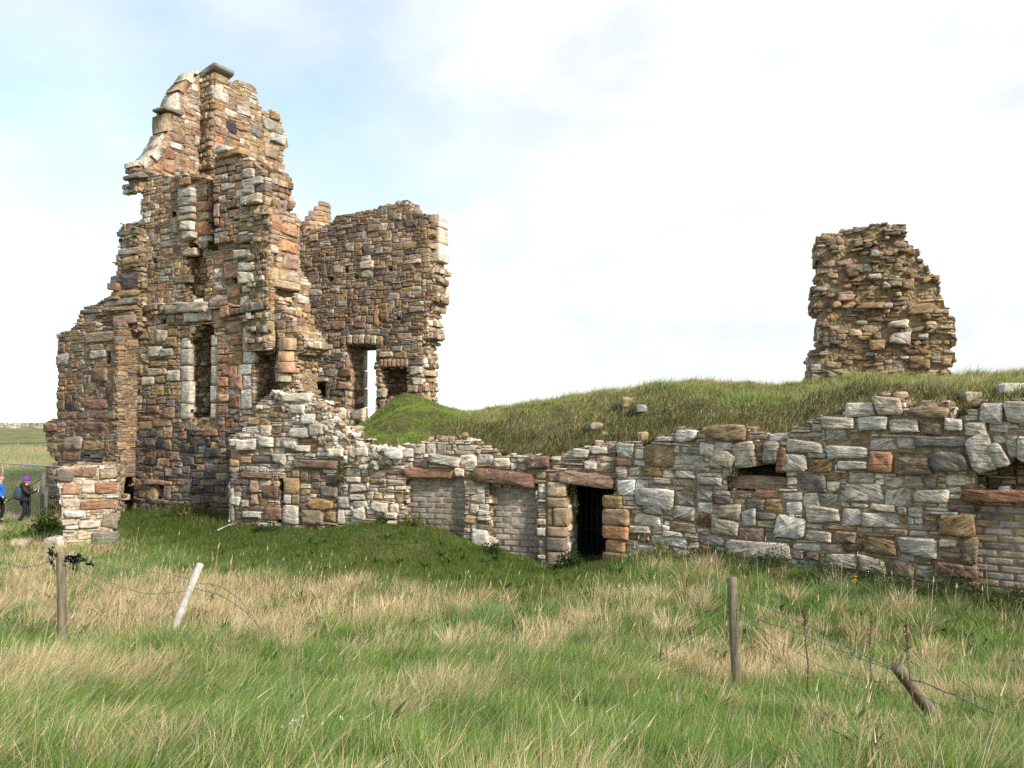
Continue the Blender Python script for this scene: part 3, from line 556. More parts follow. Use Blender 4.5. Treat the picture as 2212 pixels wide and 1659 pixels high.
bG = [(940, 622, 970, 642, 'white', .10), (925, 644, 966, 654, 'greyl', .10), (870, 560, 910, 570, 'pale', .05), (779, 562, 809, 581, 'pale', .06), (716, 694, 746, 712, 'redbrown', .05), (808, 660, 818, 706, 'orange', .03), (824, 670, 838, 697, 'redbrown', .05), (765, 696, 790, 710, 'redbrown', .04), (745, 526, 766, 543, 'grey', .05), (884, 652, 920, 660, 'pink', .05), (884, 662, 916, 676, 'grey', .05), (820, 760, 850, 772, 'pale', .05), (886, 758, 918, 768, 'pink', .05), (886, 792, 912, 808, 'pale', .06), (890, 818, 914, 832, 'pale', .05), (880, 832, 904, 848, 'sand', .05), (813, 838, 832, 860, 'grey', .05), (820, 862, 832, 890, 'tan', .05), (728, 826, 755, 842, 'pink', .05), (730, 798, 760, 814, 'redbrown', .05), (760, 884, 788, 910, 'pale', .05), (902, 692, 940, 712, 'grey', .08)]
putG = [dict(poly=[(x, y), (x + 8, y), (x + 8, y + 12), (x, y + 12)], d=.4, col=[('dark', 1)], rag=.01) for x, y in ((745, 578), (838, 574), (710, 596), (766, 592), (856, 682))]
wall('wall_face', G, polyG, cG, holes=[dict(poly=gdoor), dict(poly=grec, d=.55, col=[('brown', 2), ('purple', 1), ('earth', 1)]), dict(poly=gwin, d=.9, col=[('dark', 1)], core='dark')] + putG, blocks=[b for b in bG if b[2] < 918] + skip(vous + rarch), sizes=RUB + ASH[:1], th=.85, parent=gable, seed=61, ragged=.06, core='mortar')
dressed('relieving_arch', G, vous, gable, ('stone',), seed=62, root=.4, p=5, rough=.1); dressed('lintel', G, rarch, gable, ('stone',), seed=63, root=.4, p=6)
dressed('corner_moulding', G.shift(-.45), gq, gable, seed=64, root=.5)
dressed('lintel', G, [(667, 818, 710, 825, 'greyl', .06)], gable, seed=65)
# splayed reveal and inner head of the doorway
uA, _ = G.uv(746, 840); uB, _ = G.uv(811, 840); vt = G.uv(780, 752)[1]; vb = G.uv(780, 925)[1]
A_ = G.a + G.d * uA; B_ = G.a + G.d * (uB + .0) - G.n * .85
tgt = ray(788, 840); tt = np.dot(G.a - G.n * .85, G.n) / np.dot(tgt, G.n); Bk = tgt * tt
SP = Plane(A_[:2], Bk[:2])
sl_ = np.linalg.norm(Bk[:2] - A_[:2])
wall('door_reveal', SP, [(0, vb), (sl_, vb), (sl_, vt + .2), (0, vt + .2)], lambda x, y: [('tan', 2), ('brown', 1.5), ('redbrown', 1), ('grey', 1)], sizes=ASH[:3], th=.25, parent=gable, seed=66, uvpoly=True, edge=False, ragged=0, core='brown')
GB = G.shift(-.8)
dressed('door_frame', GB, [(782, 755, 789, 800, 'pale', .05), (782, 801, 789, 838, 'greyl', .05), (780, 839, 789, 880, 'pale', .05), (782, 881, 789, 915, 'greyl', .05)], gable, seed=67, root=.15)
dressed('lintel', GB, [(740, 738, 822, 757, 'brown', .05)], gable, ('stone',), seed=68, root=.3)
# round chimney stub on the wall head
def lathe(name, c, prof, mat, parent, col, seg=20, lump=.02, seed=1, squash=1.0):
    r = np.random.default_rng(seed); A = np.arange(seg) * 2 * math.pi / seg; V = []
    for rad, z in prof: V.append(np.stack([c[0] + np.cos(A) * rad * (1 + r.normal(0, lump, seg)), c[1] + np.sin(A) * rad * squash * (1 + r.normal(0, lump, seg)), np.full(seg, z) + r.normal(0, lump * .6, seg)], 1))
    V = np.concatenate(V); i = np.arange(seg); j = (i + 1) % seg; Q = np.concatenate([np.stack([k * seg + i, k * seg + j, (k + 1) * seg + j, (k + 1) * seg + i], 1) for k in range(len(prof) - 1)])
    g = Geo(); g.add(V, Q, None, COL[col], V); return g.build(name, (mat,), parent)
hp = P(681, 470, 28.3); px = 28.3 / F
zz = lambda y: P(681, y, 28.3)[2]
geo = Geo(); r_ = np.random.default_rng(9)
for k, y in enumerate(range(446, 530, 11)):
    rad = 33 * px * (1 - .02 * (k == 0)); nS = 9; CCs = []; US = []; NS = []
    for s_ in range(nS):
        a = s_ * 2 * math.pi / nS + k * .35; nn_ = np.array([math.cos(a), math.sin(a), 0])
        if nn_[0] < .1 - .25 * (k - 1) and k < 4: continue
        CCs.append(np.array([hp[0], hp[1], zz(y)]) + nn_ * rad); US.append([-math.sin(a), math.cos(a), 0]); NS.append(nn_)
    stones(geo, np.array(CCs), np.array(US), np.array([0, 0, 1.]), np.array(NS), rad * math.pi / nS * .98, 5.2 * px, 0.0, np.array([vary(r_, COL[pick(r_, [('pink', 2), ('tan', 2), ('sand', 1), ('orange', .7), ('grey', 1)])]) for _ in range(len(CCs))]), 8, .10, .03, None, .1, 0, seed=k + 90)
tur = geo.build('chimney_stub', ('stone',), gable)
lathe('chimney_core', (hp[0], hp[1]), [(0, zz(540)), (31 * px, zz(540)), (31 * px, zz(472)), (20 * px, zz(452)), (0, zz(446))], 'mortar', tur, 'brown', seed=2)
geo = Geo(); cap_a = np.linspace(-1.9, 1.3, 5)
for a in cap_a:
    nn_ = np.array([math.cos(a), math.sin(a), 0]); stones(geo, np.array([[hp[0], hp[1], zz(437)]]) + nn_ * 30 * px, np.array([[-math.sin(a), math.cos(a), 0]]), np.array([0, 0, 1.]), nn_[None], 14 * px, 6.5 * px, .10, np.array([COL['grey']]), 6, .08, .05, None, .1, 0, root=.45, seed=int(a * 10) + 200)
geo.build('moulded_cap', ('stone',), tur)
# ------------------------------------------------------------------ vault wall
A = Plane(plan(498, 20.6), plan(1335, 16.75)); W = Plane(plan(1330, 16.7), plan(2250, 12.27))
vault = thing('vault_frontage', (float(A.at(1240)[0]), float(A.at(1240)[1]), .3), 'long low rubble wall with bricked up openings and one dark doorway under turf', 'wall')
polyA = [(494, 1165), (497, 945), (520, 935), (545, 905), (560, 872), (590, 842), (620, 836), (650, 855), (690, 860), (712, 880), (724, 905), (745, 925), (765, 945), (800, 962), (850, 968), (890, 957), (940, 948), (1000, 947), (1040, 965), (1090, 980), (1130, 985), (1190, 995), (1240, 972), (1300, 958), (1338, 955), (1338, 1250), (1000, 1250), (870, 1180)]
oL = [(880, 1030), (1003, 1030), (1003, 1160), (880, 1160)]
oC = [(1058, 1045), (1160, 1045), (1164, 1215), (1058, 1215)]
oD = [(1224, 1040), (1335, 1040), (1335, 1245), (1226, 1245)]
lintL = [(874, 1010, 980, 1032, 'redbrown', .07)]
lintC = [(1026, 1016, 1153, 1048, 'red', .10, -.08)]
lintD = [(1210, 1021, 1326, 1050, 'redbrown', .10, -.09)]
redb = [(1138, 985, 1190, 1013, 'red', .14)]
pier = [(1184, 1022, 1216, 1040, 'redbrown', .06), (1184, 1041, 1224, 1073, 'sand', .08), (1182, 1074, 1226, 1096, 'tan', .08), (1196, 1097, 1228, 1136, 'tan', .08), (1184, 1097, 1195, 1136, 'tan', .05), (1184, 1137, 1226, 1159, 'tan', .08), (1182, 1160, 1224, 1190, 'greyd', .10), (1184, 1191, 1220, 1222, 'pink', .10)]
lowL = [(636, 993, 735, 1012, 'redbrown', .10), (519, 1019, 588, 1033, 'redbrown', .08), (546, 986, 590, 999, 'purple', .06), (498, 1034, 540, 1048, 'purple', .04), (520, 986, 545, 1000, 'tan', .05)]
jamL = [(616, 1032, 648, 1066, 'tan', .05), (632, 1014, 648, 1031, 'tan', .05), (632, 1068, 648, 1090, 'tan', .05), (614, 1068, 630, 1088, 'greyl', .05), (612, 1091, 648, 1132, 'greyl', .07), (731, 1072, 756, 1098, 'grey', .07), (731, 1100, 746, 1132, 'greyl', .05), (731, 1034, 742, 1070, 'greyd', .02), (498, 1054, 506, 1130, 'grey', .03)]
bA = [(498, 946, 520, 967, 'white', .08), (516, 948, 560, 972, 'white', .12), (566, 942, 592, 966, 'white', .12), (618, 951, 642, 968, 'greyl', .10), (676, 915, 702, 942, 'greyl', .16), (632, 926, 672, 944, 'greyl', .16), (656, 894, 684, 914, 'white', .14), (616, 945, 646, 962, 'white', .1), (640, 962, 672, 976, 'white', .12), (711, 968, 748, 988, 'white', .14), (594, 980, 620, 1001, 'greyl', .10), (534, 902, 560, 918, 'ochre', .05), (616, 850, 676, 870, 'greyl', .15), (630, 874, 664, 894, 'greyl', .12),
      (543, 1036, 560, 1063, 'pink', .07), (543, 1066, 560, 1094, 'pink', .07), (568, 1049, 602, 1075, 'red', .06), (572, 1098, 608, 1124, 'redbrown', .08), (526, 1104, 566, 1118, 'pale', .07), (498, 1072, 520, 1092, 'greyl', .06), (522, 1078, 540, 1094, 'pale', .06),
      (648, 1019, 668, 1043, 'redbrown', .03), (672, 1019, 690, 1036, 'red', .03), (672, 1078, 722, 1104, 'ochre', .10, {'p': 2.6}), (652, 1103, 697, 1132, 'tan', .10), (705, 1106, 724, 1128, 'ochre', .05), (694, 1053, 730, 1072, 'greyd', .06), (700, 1014, 728, 1022, 'pale', .05), (764, 1112, 790, 1122, 'greyl', .05),
      (836, 969, 874, 993, 'white', .20, {'p': 2.6, 'rot': -.3}), (770, 950 + 16, 800, 985, 'white', .12), (930, 982, 994, 1004, 'greyl', .16, {'rot': -.12}), (806, 972, 818, 990, 'pale', .1), (750, 1030, 780, 1042, 'greyl', .07), (756, 1046, 792, 1064, 'greyl', .07), (756, 1068, 790, 1080, 'greyl', .07), (764, 1098, 790, 1121, 'greyl', .08), (802, 1085, 840, 1106, 'greyl', .08), (766, 1082, 794, 1095, 'greyl', .06), (830, 1122 - 16, 858, 1122, 'white', .06),
      (1018, 1144, 1058, 1180, 'greyl', .14), (1034, 1132, 1058, 1144, 'greyd', .08), (1030, 1188, 1046, 1208, 'tan', .06), (1035, 1102, 1058, 1112, 'pale', .10), (1034, 1116, 1058, 1124, 'pale', .10), (1238, 966, 1274, 990, 'greyl', .14), (1192, 984, 1212, 996, 'greyl', .1), (1278, 966, 1312, 980, 'greyl', .10), (1262, 998, 1290, 1014, 'greyl', .08), (1160, 1120, 1182, 1134, 'pale', .08), (1160, 1140, 1182, 1158, 'pale', .08)]
def cA(x, y):
    if 648 < x < 731 and y > 1012: return [('brown', 1.4), ('tan', 1.6), ('redbrown', 1.2), ('grey', 1), ('pale', .8), ('purple', .6)]
    if x > 700 and y < 1005: return [('greyl', 2), ('pale', 2), ('pink', 1.6), ('sand', 1.2), ('white', 1)]
    if x < 560 and y > 985: return [('tan', 1.5), ('purple', 1.6), ('greyd', 1.4), ('brown', 1.2), ('grey', 1), ('pale', .6)]
    return [('greyl', 2.6), ('grey', 1.6), ('tan', 1.3), ('pale', 1.2), ('white', .8), ('brown', .7), ('ochre', .4)]
geo = Geo(); r_ = np.random.default_rng(77); pr_ = [(590, 848), (640, 842), (700, 868), (735, 912), (800, 964), (880, 966), (880, 992), (800, 1010), (745, 1000), (690, 950), (640, 905)]
qx = r_.uniform(590, 880, 2600); qy = r_.uniform(840, 1010, 2600); kk = pip(pr_, qx, qy); qx, qy = qx[kk][:520], qy[kk][:520]; cc = []; 
for a_, b_ in zip(qx, qy):
    u, v = A.uv(a_, b_); cc.append(A.p3(u, v, r_.uniform(-.03, .07)))
n_ = len(cc); nn = A.n + np.stack([r_.normal(.15, .35, n_), r_.normal(0, .2, n_), r_.normal(.35, .35, n_)], 1); nn /= np.linalg.norm(nn, axis=1)[:, None]; uu = np.cross(np.array([0, 0, 1.]), nn); uu /= np.linalg.norm(uu, axis=1)[:, None]; vv = np.cross(nn, uu)
hw_ = r_.uniform(.03, .13, n_) ** 1.0; stones(geo, np.array(cc), uu, vv, nn, hw_, hw_ * r_.uniform(.4, .85, n_), r_.uniform(0, .04, n_), np.array([vary(r_, COL[pick(r_, [('pale', 2), ('greyl', 2), ('white', 1.4), ('pink', 1.6), ('sand', 2), ('tan', 1.6)])]) for _ in range(n_)]), r_.uniform(2.6, 6, n_), .22, .08, r_.normal(0, .5, n_), .4, 0, root=.10, seed=78)
geo.build('rubble_slope', ('stone',), vault)
nicheA = dict(poly=[(603, 1036), (614, 1034), (613, 1095), (609, 1128), (600, 1128), (605, 1090)], d=.4, col=[('dark', 1)], core='dark')  # shadow of the narrow recess put into the back's dark colour
hole2 = dict(poly=[(872, 1084), (881, 1084), (881, 1112), (874, 1112)], d=.35, col=[('dark', 1)], core='dark')
wall('wall_face', A, polyA, cA, holes=[dict(poly=oL), dict(poly=oC), dict(poly=oD, rag=0), nicheA, hole2], blocks=bA + skip(lowL + jamL + lintL + lintC + lintD + redb + pier), sizes=[(.38, .26, .5, .16, .28), (.30, .14, .28, .09, .18), (.22, .2, .45, .05, .08), (.10, .06, .1, .05, .09)], th=.6, ek='rlb', ecol=[('pale', 2), ('greyl', 2), ('tan', 2), ('sand', 1)], parent=vault, seed=71, ragged=.06, prot=(.006, .04), gap=.011, p=(4.5, 12), core='mortar', coreoff=.006, bulge=.03)
for k, b in enumerate(lowL + lintL + lintC + lintD): dressed('lintel', A, [b], vault, ('stone_lichen',) if k >= len(lowL) else ('stone',), seed=72 + k, root=.45, p=9, rough=.12, bulge=.05)
[dressed('door_jamb', A, q, vault, ('stone',), seed=82 + k, root=.2, p=6, rough=.06) for k, q in enumerate((jamL[:5], jamL[5:8], jamL[8:]))]; dressed('door_jamb', A, pier, vault, ('stone_dressed',), seed=83, root=.45, p=9, rough=.06, bulge=.05)
dressed('corbel_block', A, redb, vault, ('stone_lichen',), seed=84, root=.3, p=4, rough=.12)
def brick_panel(name, pl, x0, y0, x1, y1, parent, cols, w=-.15, bw=.40, bh=.125, seed=1, gapc='harl', holes=()):
    r = np.random.default_rng(seed); geo = Geo(); q = pl.shift(w); ua, va = q.uv(x0, y1); ub, vb = q.uv(x1, y0); C = []; H = []; cl = []
    v = va; k = 0
    while v < vb:
        u = ua - (bw / 2 if k % 2 else 0)
        while u < ub:
            l_ = max(u, ua); h_ = min(u + bw, ub)
            if h_ - l_ > .04:
                d = proj(q.p3((l_ + h_) / 2, v + bh / 2)); hit = any(a <= d[0] <= c and b <= d[1] <= e for a, b, c, e in holes)
                if not hit: C.append(q.p3((l_ + h_) / 2, v + bh / 2)); H.append((h_ - l_) / 2 - .007); cl.append(vary(r, COL[pick(r, cols)], .07))
            u += bw
        v += bh; k += 1
    stones(geo, np.array(C), q.d, np.array([0, 0, 1.]), q.n, np.array(H), bh / 2 - .007, r.uniform(.008, .013, len(C)), np.array(cl), 12, .03, .02, None, .05, 0, root=.05, seed=seed, jit=.02, tilt=.006)
    V = [q.p3(a, b, c) for c in (.002, -.2) for a, b in ((ua, va), (ub, va), (ub, vb), (ua, vb))]
    geo.add(np.array(V), [(0, 1, 2, 3), (7, 6, 5, 4), (0, 4, 5, 1), (1, 5, 6, 2), (2, 6, 7, 3), (3, 7, 4, 0)], None, np.array(COL[gapc]) * .7, None, 0)
    return geo.build(name, ('stone_dressed',), parent)
brick_panel('brick_infill', A, 872, 1030, 1008, 1165, vault, [('brick', 4), ('brickp', 1)], seed=3)
brick_panel('brick_infill', A, 1050, 1046, 1168, 1225, vault, [('brickp', 3), ('brick', 3)], seed=4, holes=[(1098, 1118, 1112, 1130)])
dressed('brick_packing', A, [(976, 1010, 984, 1020, 'orange', -.02), (985, 1012, 996, 1022, 'orange', -.02), (976, 1022, 986, 1030, 'orange', -.02), (987, 1024, 997, 1032, 'orange', -.02)], vault, seed=85); dressed('brick_packing', A, [(1152, 1082 + 22, 1159, 1130, 'orange', -.04), (1154, 1131, 1161, 1150, 'orange', -.04)], vault, seed=86)
# right-hand stretch
polyW = [(1328, 1260), (1328, 960), (1362, 955), (1396, 959), (1423, 942), (1465, 930), (1506, 926), (1526, 922), (1570, 916), (1616, 930), (1650, 937), (1731, 930), (1753, 908), (1780, 899), (1826, 897), (1832, 870), (1884, 868), (1894, 853), (1950, 855), (1958, 874), (2050, 871), (2056, 898), (2087, 900), (2114, 874), (2212, 871), (2330, 868), (2330, 1400), (1900, 1330)]
nW = [(1570, 1040), (1580, 1018), (1605, 1003), (1640, 997), (1680, 1002), (1697, 1018), (1702, 1058), (1572, 1058)]
oR = [(2100, 1056), (2112, 1030), (2150, 1010), (2176, 990), (2330, 970), (2330, 1060)]
oB = [(2107, 1084), (2340, 1084), (2340, 1420), (2107, 1420)]
lintR = [(2084, 1061, 2330, 1088, 'redbrown', .08)]
back = [(1574, 1027, 1700, 1058, 'orange', -.14)]
vsW = [(1790 - 82, 1000, 1790, 1015, 'grey', 0)]
vs = [(1588, 954, 1632, 1007, 'pale', .08, .08), (1634, 958, 1648, 996, 'redbrown', .05, .1), (1648, 952, 1682, 1001, 'grey', .10, -.06), (1679, 966, 1699, 1020, 'redbrown', .10, -.12), (1545, 974, 1590, 1006, 'greyl', .10, -.5), (1536, 994, 1562, 1010, 'greyl', .08, -.2)]
vs2 = [(2090, 940, 2146, 1022, 'greyl', .12, .25), (2140, 958, 2174, 1008, 'greyl', .12, .4), (2176, 930, 2200, 990, 'grey', .08, .1), (2202, 940, 2250, 1000, 'greyl', .12, .05), (2252, 940, 2300, 985, 'grey', .1)]
jamR = [(1306, 1070, 1346, 1097, 'ochre', .12), (1308, 1098, 1361, 1133, 'tan', .14), (1307, 1134, 1361, 1163, 'orange', .14), (1313, 1165, 1352, 1192, 'ochre', .12), (1307, 1193, 1360, 1220, 'redbrown', .14), (1308, 1221, 1356, 1240, 'redbrown', .12)]
bW = [(1372, 1060, 1454, 1095, 'white', .08), (1396, 961, 1457, 1011, 'tan', .06, {'p': 3.2}), (1527, 916, 1616, 952, 'tan', .14, {'p': 2.8}), (1567, 1167, 1712, 1199, 'white', .08), (1677, 1114, 1738, 1165, 'white', .08), (1539, 1122, 1595, 1155, 'greyl', .06), (1828, 869, 1884, 902, 'white', .10), (1893, 852, 1950, 899, 'greyl', .12), (1962, 872, 2051, 903, 'tan', .12, {'p': 3}), (2115, 872, 2166, 911, 'white', .10), (2170, 871, 2240, 910, 'greyl', .12),
      (1880, 974, 1933, 1018, 'orange', .08), (1938, 981, 2012, 1025, 'tan', .08), (2014, 968, 2096, 1018, 'greyd', .12, {'p': 3.5}), (2026, 1116, 2104, 1158, 'tan', .08), (2073, 1165, 2109, 1218, 'tan', .06), (1976, 1055, 2050, 1084, 'white', .08), (1702, 949, 1778, 979, 'white', .08), (1782, 963, 1880, 991, 'white', .08), (1780, 901, 1846, 926, 'white', .10), (1854, 900, 1924, 933, 'white', .10), (1924, 905, 1986, 936, 'white', .10), (1992, 908, 2036, 938, 'tan', .08), (2040, 902, 2082, 934, 'white', .10), (2084, 910, 2136, 942, 'white', .10), (1977, 940, 2088, 966, 'grey', .08),
      (1694, 980, 1746, 1021, 'white', .08), (1748, 991, 1800, 1020, 'ochre', .05), (1810, 991, 1876, 1015, 'white', .08), (1590, 1059, 1628, 1076, 'pink', .02), (1630, 1058, 1684, 1076, 'orange', .02), (1584, 1078, 1612, 1097, 'tan', .03), (1613, 1078, 1654, 1106, 'greyd', .04), (1655, 1078, 1690, 1108, 'tan', .03), (1540, 1070, 1578, 1090, 'purple', .05), (1602, 1103, 1632, 1137, 'greyl', .05), (1634, 1107, 1678, 1124, 'greyd', .05), (1634, 1125, 1678, 1140, 'tan', .05), (1597, 1140, 1652, 1167, 'pink', .05), (1654, 1142, 1676, 1168, 'greyd', .05), (1556, 1090, 1600, 1120, 'greyl', .07),
      (1450, 1128, 1502, 1149, 'ochre', .05), (1520, 924, 1526, 930, 'greyl', .05), (1464, 925, 1507, 952, 'white', .12, {'p': 3}), (1424, 942, 1460, 955, 'white', .10), (1328, 992, 1366, 1008, 'redbrown', .05), (1388, 1011, 1430, 1029, 'tan', .04), (1624, 1100, 1626, 1101, 'tan', 0), (1799, 1147, 1852, 1172, 'ochre', .06), (1870, 1162, 1934, 1200, 'ochre', .06), (1740, 1146, 1796, 1170, 'greyl', .06), (1740, 1094, 1814, 1126, 'white', .08), (1880, 1090, 1936, 1106, 'greyl', .05), (1936, 1160, 2024, 1200, 'greyl', .06), (1996, 1113, 2024, 1135, 'ochre', .04), (2030, 1164, 2070, 1182, 'pale', .06), (2052, 1081, 2106, 1105, 'redbrown', .05), (2020, 1218, 2112, 1252, 'redbrown', .08), (2058, 1250, 2112, 1278, 'brown', .05), (1412, 1032, 1450, 1045, 'greyl', .06), (1506, 1030, 1560, 1048, 'greyl', .07), (1390, 1090, 1432, 1110, 'greyl', .06)]
def cW(x, y):
    if y > 1140 and x > 1700: return [('greyl', 2), ('tan', 1.6), ('pale', 1.2), ('ochre', .8), ('grey', 1), ('brown', .5)]
    return [('greyl', 3.2), ('white', 3.2), ('grey', .7), ('pale', 1.6), ('tan', .35), ('ochre', .12), ('redbrown', .12)]
wall('wall_face', W, polyW, cW, holes=[dict(poly=nW, d=.6, col=[('dark', 1), ('brown', 1)], core='dark', sizes=BIG), dict(poly=oR, d=.4, col=[('tan', 1), ('brown', 2), ('grey', 1)]), dict(poly=oB, rag=0)], blocks=bW + skip(vs + lintR + jamR + vs2), sizes=BIG, ek='rlb', th=.7, parent=vault, seed=91, ragged=.05, prot=(.012, .034), gap=.014, p=(5, 14), core='mortar', mats=('stone_strata', 'mortar'), strata=.3, cell=.05, coreoff=.002, bulge=.02)  # arched niche: dark void painted as a dark back
dressed('niche_slab', W, back, vault, ('stone',), seed=92, root=.1, p=8, rough=.08)
dressed('arch_stones', W, vs, vault, ('stone_strata',), seed=93, root=.35, p=7, rough=.10, bulge=.05, jit=.10); dressed('arch_stones', W, vs2, vault, ('stone_strata',), seed=94, root=.3, p=5.5, rough=.13, bulge=.04, jit=.16)
dressed('lintel', W, lintR, vault, ('stone_strata',), seed=95, root=.4, p=10, rough=.1); dressed('door_jamb', W, jamR, vault, ('stone',), seed=96, root=.45, p=8, rough=.09, bulge=.06)
brick_panel('brick_infill', W, 2098, 1086, 2340, 1420, vault, [('brickp', 3), ('brick', 1), ('tan', 1.6), ('greyd', .8)], w=-.07, bw=.42, bh=.115, seed=6, gapc='mortar')
# passage behind the doorway, and its iron gate
def boxgeo(geo, o, ax, ay, az, col, m=0):
    o = np.array(o, float); ax, ay, az = (np.array(q, float) for q in (ax, ay, az)); V = [o + a * ax + b * ay + c * az for c in (0, 1) for b in (0, 1) for a in (0, 1)]
    geo.add(np.array(V), [(0, 2, 3, 1), (4, 5, 7, 6), (0, 1, 5, 4), (2, 6, 7, 3), (0, 4, 6, 2), (1, 3, 7, 5)], None, col, None, m)
uD0 = A.uv(1226, 1130)[0]; uD1 = A.uv(1318, 1130)[0]; vD0 = A.uv(1270, 1260)[1]; vD1 = A.uv(1270, 1036)[1]
geo = Geo(); Z3 = np.array([0, 0, 1.]); hgt = vD1 - vD0
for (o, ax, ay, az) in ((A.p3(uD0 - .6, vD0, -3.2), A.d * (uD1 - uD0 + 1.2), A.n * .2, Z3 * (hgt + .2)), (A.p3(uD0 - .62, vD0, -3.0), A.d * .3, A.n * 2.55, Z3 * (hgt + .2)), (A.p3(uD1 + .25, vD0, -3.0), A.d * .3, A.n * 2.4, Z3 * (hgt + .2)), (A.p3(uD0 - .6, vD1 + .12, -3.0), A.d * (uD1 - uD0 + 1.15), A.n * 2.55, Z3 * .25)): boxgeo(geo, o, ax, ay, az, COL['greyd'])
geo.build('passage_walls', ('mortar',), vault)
AB = A.shift(-.9); RV = Plane(A.p3(uD0 - .02, 0, -.05)[:2], AB.at(1246))
wall('door_reveal', RV, [(0, vD0), (RV.len, vD0), (RV.len, vD1), (0, vD1)], lambda x, y: [('grey', 2), ('greyl', 1), ('tan', 1)], sizes=RUB, th=.3, parent=vault, seed=97, uvpoly=True, edge=False, ragged=0)
simple_mat('iron', (.025, .024, .026), .6, .3, 30, .4, .004)
geo = Geo()
for k in range(10):
    u = uD0 - .15 + k * (uD1 - uD0 + .25) / 9; boxgeo(geo, A.p3(u, vD0 + .1, -.95), A.d * .03, A.n * .03, Z3 * (hgt - .18), (.02, .02, .02))
for v in (vD0 + .3, vD0 + hgt * .45, vD1 - .22): boxgeo(geo, A.p3(uD0 - .15, v, -.98), A.d * (uD1 - uD0 + .3), A.n * .02, Z3 * .05, (.02, .02, .02))
geo.build('iron_gate', ('iron',), vault)
# ------------------------------------------------------------------ stump on the mound
pS = plan(1900, 18.6); ST = Plane(pS - np.array([.96, -.28]) * 2, pS + np.array([.96, -.28]) * 2)
stump = thing('masonry_stump', (float(pS[0]), float(pS[1]), 3.6), 'isolated leaning stump of coarse rubble wall standing alone on the grassy mound', 'ruin')
polyS = [(1746, 860), (1746, 784), (1752, 763), (1773, 747), (1774, 679), (1760, 664), (1759, 622), (1768, 609), (1766, 580), (1774, 570), (1764, 544), (1761, 521), (1778, 508), (1830, 497), (1908, 483), (1948, 483), (1959, 490), (1955, 502), (1964, 526), (1972, 537), (1988, 541), (1987, 557), (2000, 570), (2006, 586), (2026, 595), (2032, 614), (2036, 648), (2049, 666), (2065, 698), (2060, 713), (2066, 745), (2054, 752), (2062, 776), (2052, 786), (2058, 815), (2058, 870)]
def cS(x, y):
    if x < 1800 or y < 510: return [('greyd', 2), ('brown', 2), ('grey', 1), ('tan', 1)]
    return [('tan', 3), ('ochre', 1.6), ('brown', 2), ('sand', 1), ('grey', .9), ('pink', .6), ('pale', .25)]
bS = [(1806, 862 - 50, 1810, 815, 'tan', 0), (1822, 570 + 2, 1862, 590, 'brown', .16), (1876, 745 - 10, 1912, 757, 'ochre', .2), (2000 - 40, 776, 2010, 800, 'brown', .1), (1918, 608, 1946, 622, 'ochre', .2), (1948, 606, 1972, 626, 'ochre', .2), (1872, 596 - 4, 1900, 606, 'greyl', .22), (1920, 722, 1966, 744, 'greyl', .2), (1846, 655, 1906, 668, 'tan', .24), (1918, 694, 1962, 708, 'pale', .2), (1958, 656, 2014, 680, 'ochre', .16)]
wall('rubble_mass', ST, polyS, cS, blocks=bS, sizes=[(.30, .16, .36, .09, .17), (.42, .10, .22, .07, .13), (.18, .15, .36, .05, .07), (.1, .05, .08, .05, .07)], th=1.3, ek='rl', parent=stump, seed=101, ragged=.06, prot=(-.05, .11), gap=.006, p=(2.6, 6), rough=.2, strata=.3, bulge=.12, core='mortar', ecol=[('tan', 3), ('sand', 2), ('pale', 1), ('ochre', 1)], drop=.14, coreoff=-.004, lean=lambda x, y: .12 * math.sin(x * .03 + y * .017))
# ------------------------------------------------------------------ small stub pillar
pP = plan(190, 19.4); PI_ = Plane(pP - np.array([.92, .40]) * 1, pP + np.array([.92, .40]) * 1)
pil = thing('masonry_pillar', (float(pP[0]), float(pP[1]), .1), 'short square stub of lichen-white masonry in front of the tower, beside the fence', 'pillar')
polyP = [(120, 1013), (146, 1008), (200, 1003), (253, 1010), (255, 1060), (251, 1120), (252, 1200), (140, 1200), (134, 1110), (130, 1070), (122, 1035)]
bP = [(134, 1044, 172, 1069, 'orange', .06), (205, 1040, 252, 1065, 'redbrown', .06), (172, 1078, 252, 1101, 'redbrown', .05), (140, 1102, 182, 1118, 'white', .10), (172, 1122, 200, 1140, 'greyl', .08), (192, 1124, 218, 1142, 'greyl', .09), (224, 1108, 252, 1138, 'tan', .06), (134, 1122, 170, 1134, 'greyl', .07), (140, 1135, 170, 1143, 'white', .07), (200, 1150, 252, 1176, 'greyd', .09), (216, 1142, 236, 1150, 'orange', .05), (193, 1096 + 4, 226, 1108, 'ochre', .03), (122, 1014, 160, 1038, 'greyd', .09), (215, 1012, 252, 1032, 'tan', .08), (150, 1040 - 30, 208, 1030, 'redbrown', .06), (164, 1152, 198, 1166, 'sand', .05)]
wall('pillar_masonry', PI_, polyP, lambda x, y: [('harl', 3), ('pale', 2), ('white', 1), ('sand', 1)], blocks=bP, sizes=RUB, th=.75, parent=pil, seed=111, ragged=.03, prot=(-.01, .05), mats=('stone_lichen', 'mortar'), core='harl', coreoff=-.012, ecol=[('brown', 1), ('tan', 1), ('greyd', 1)])
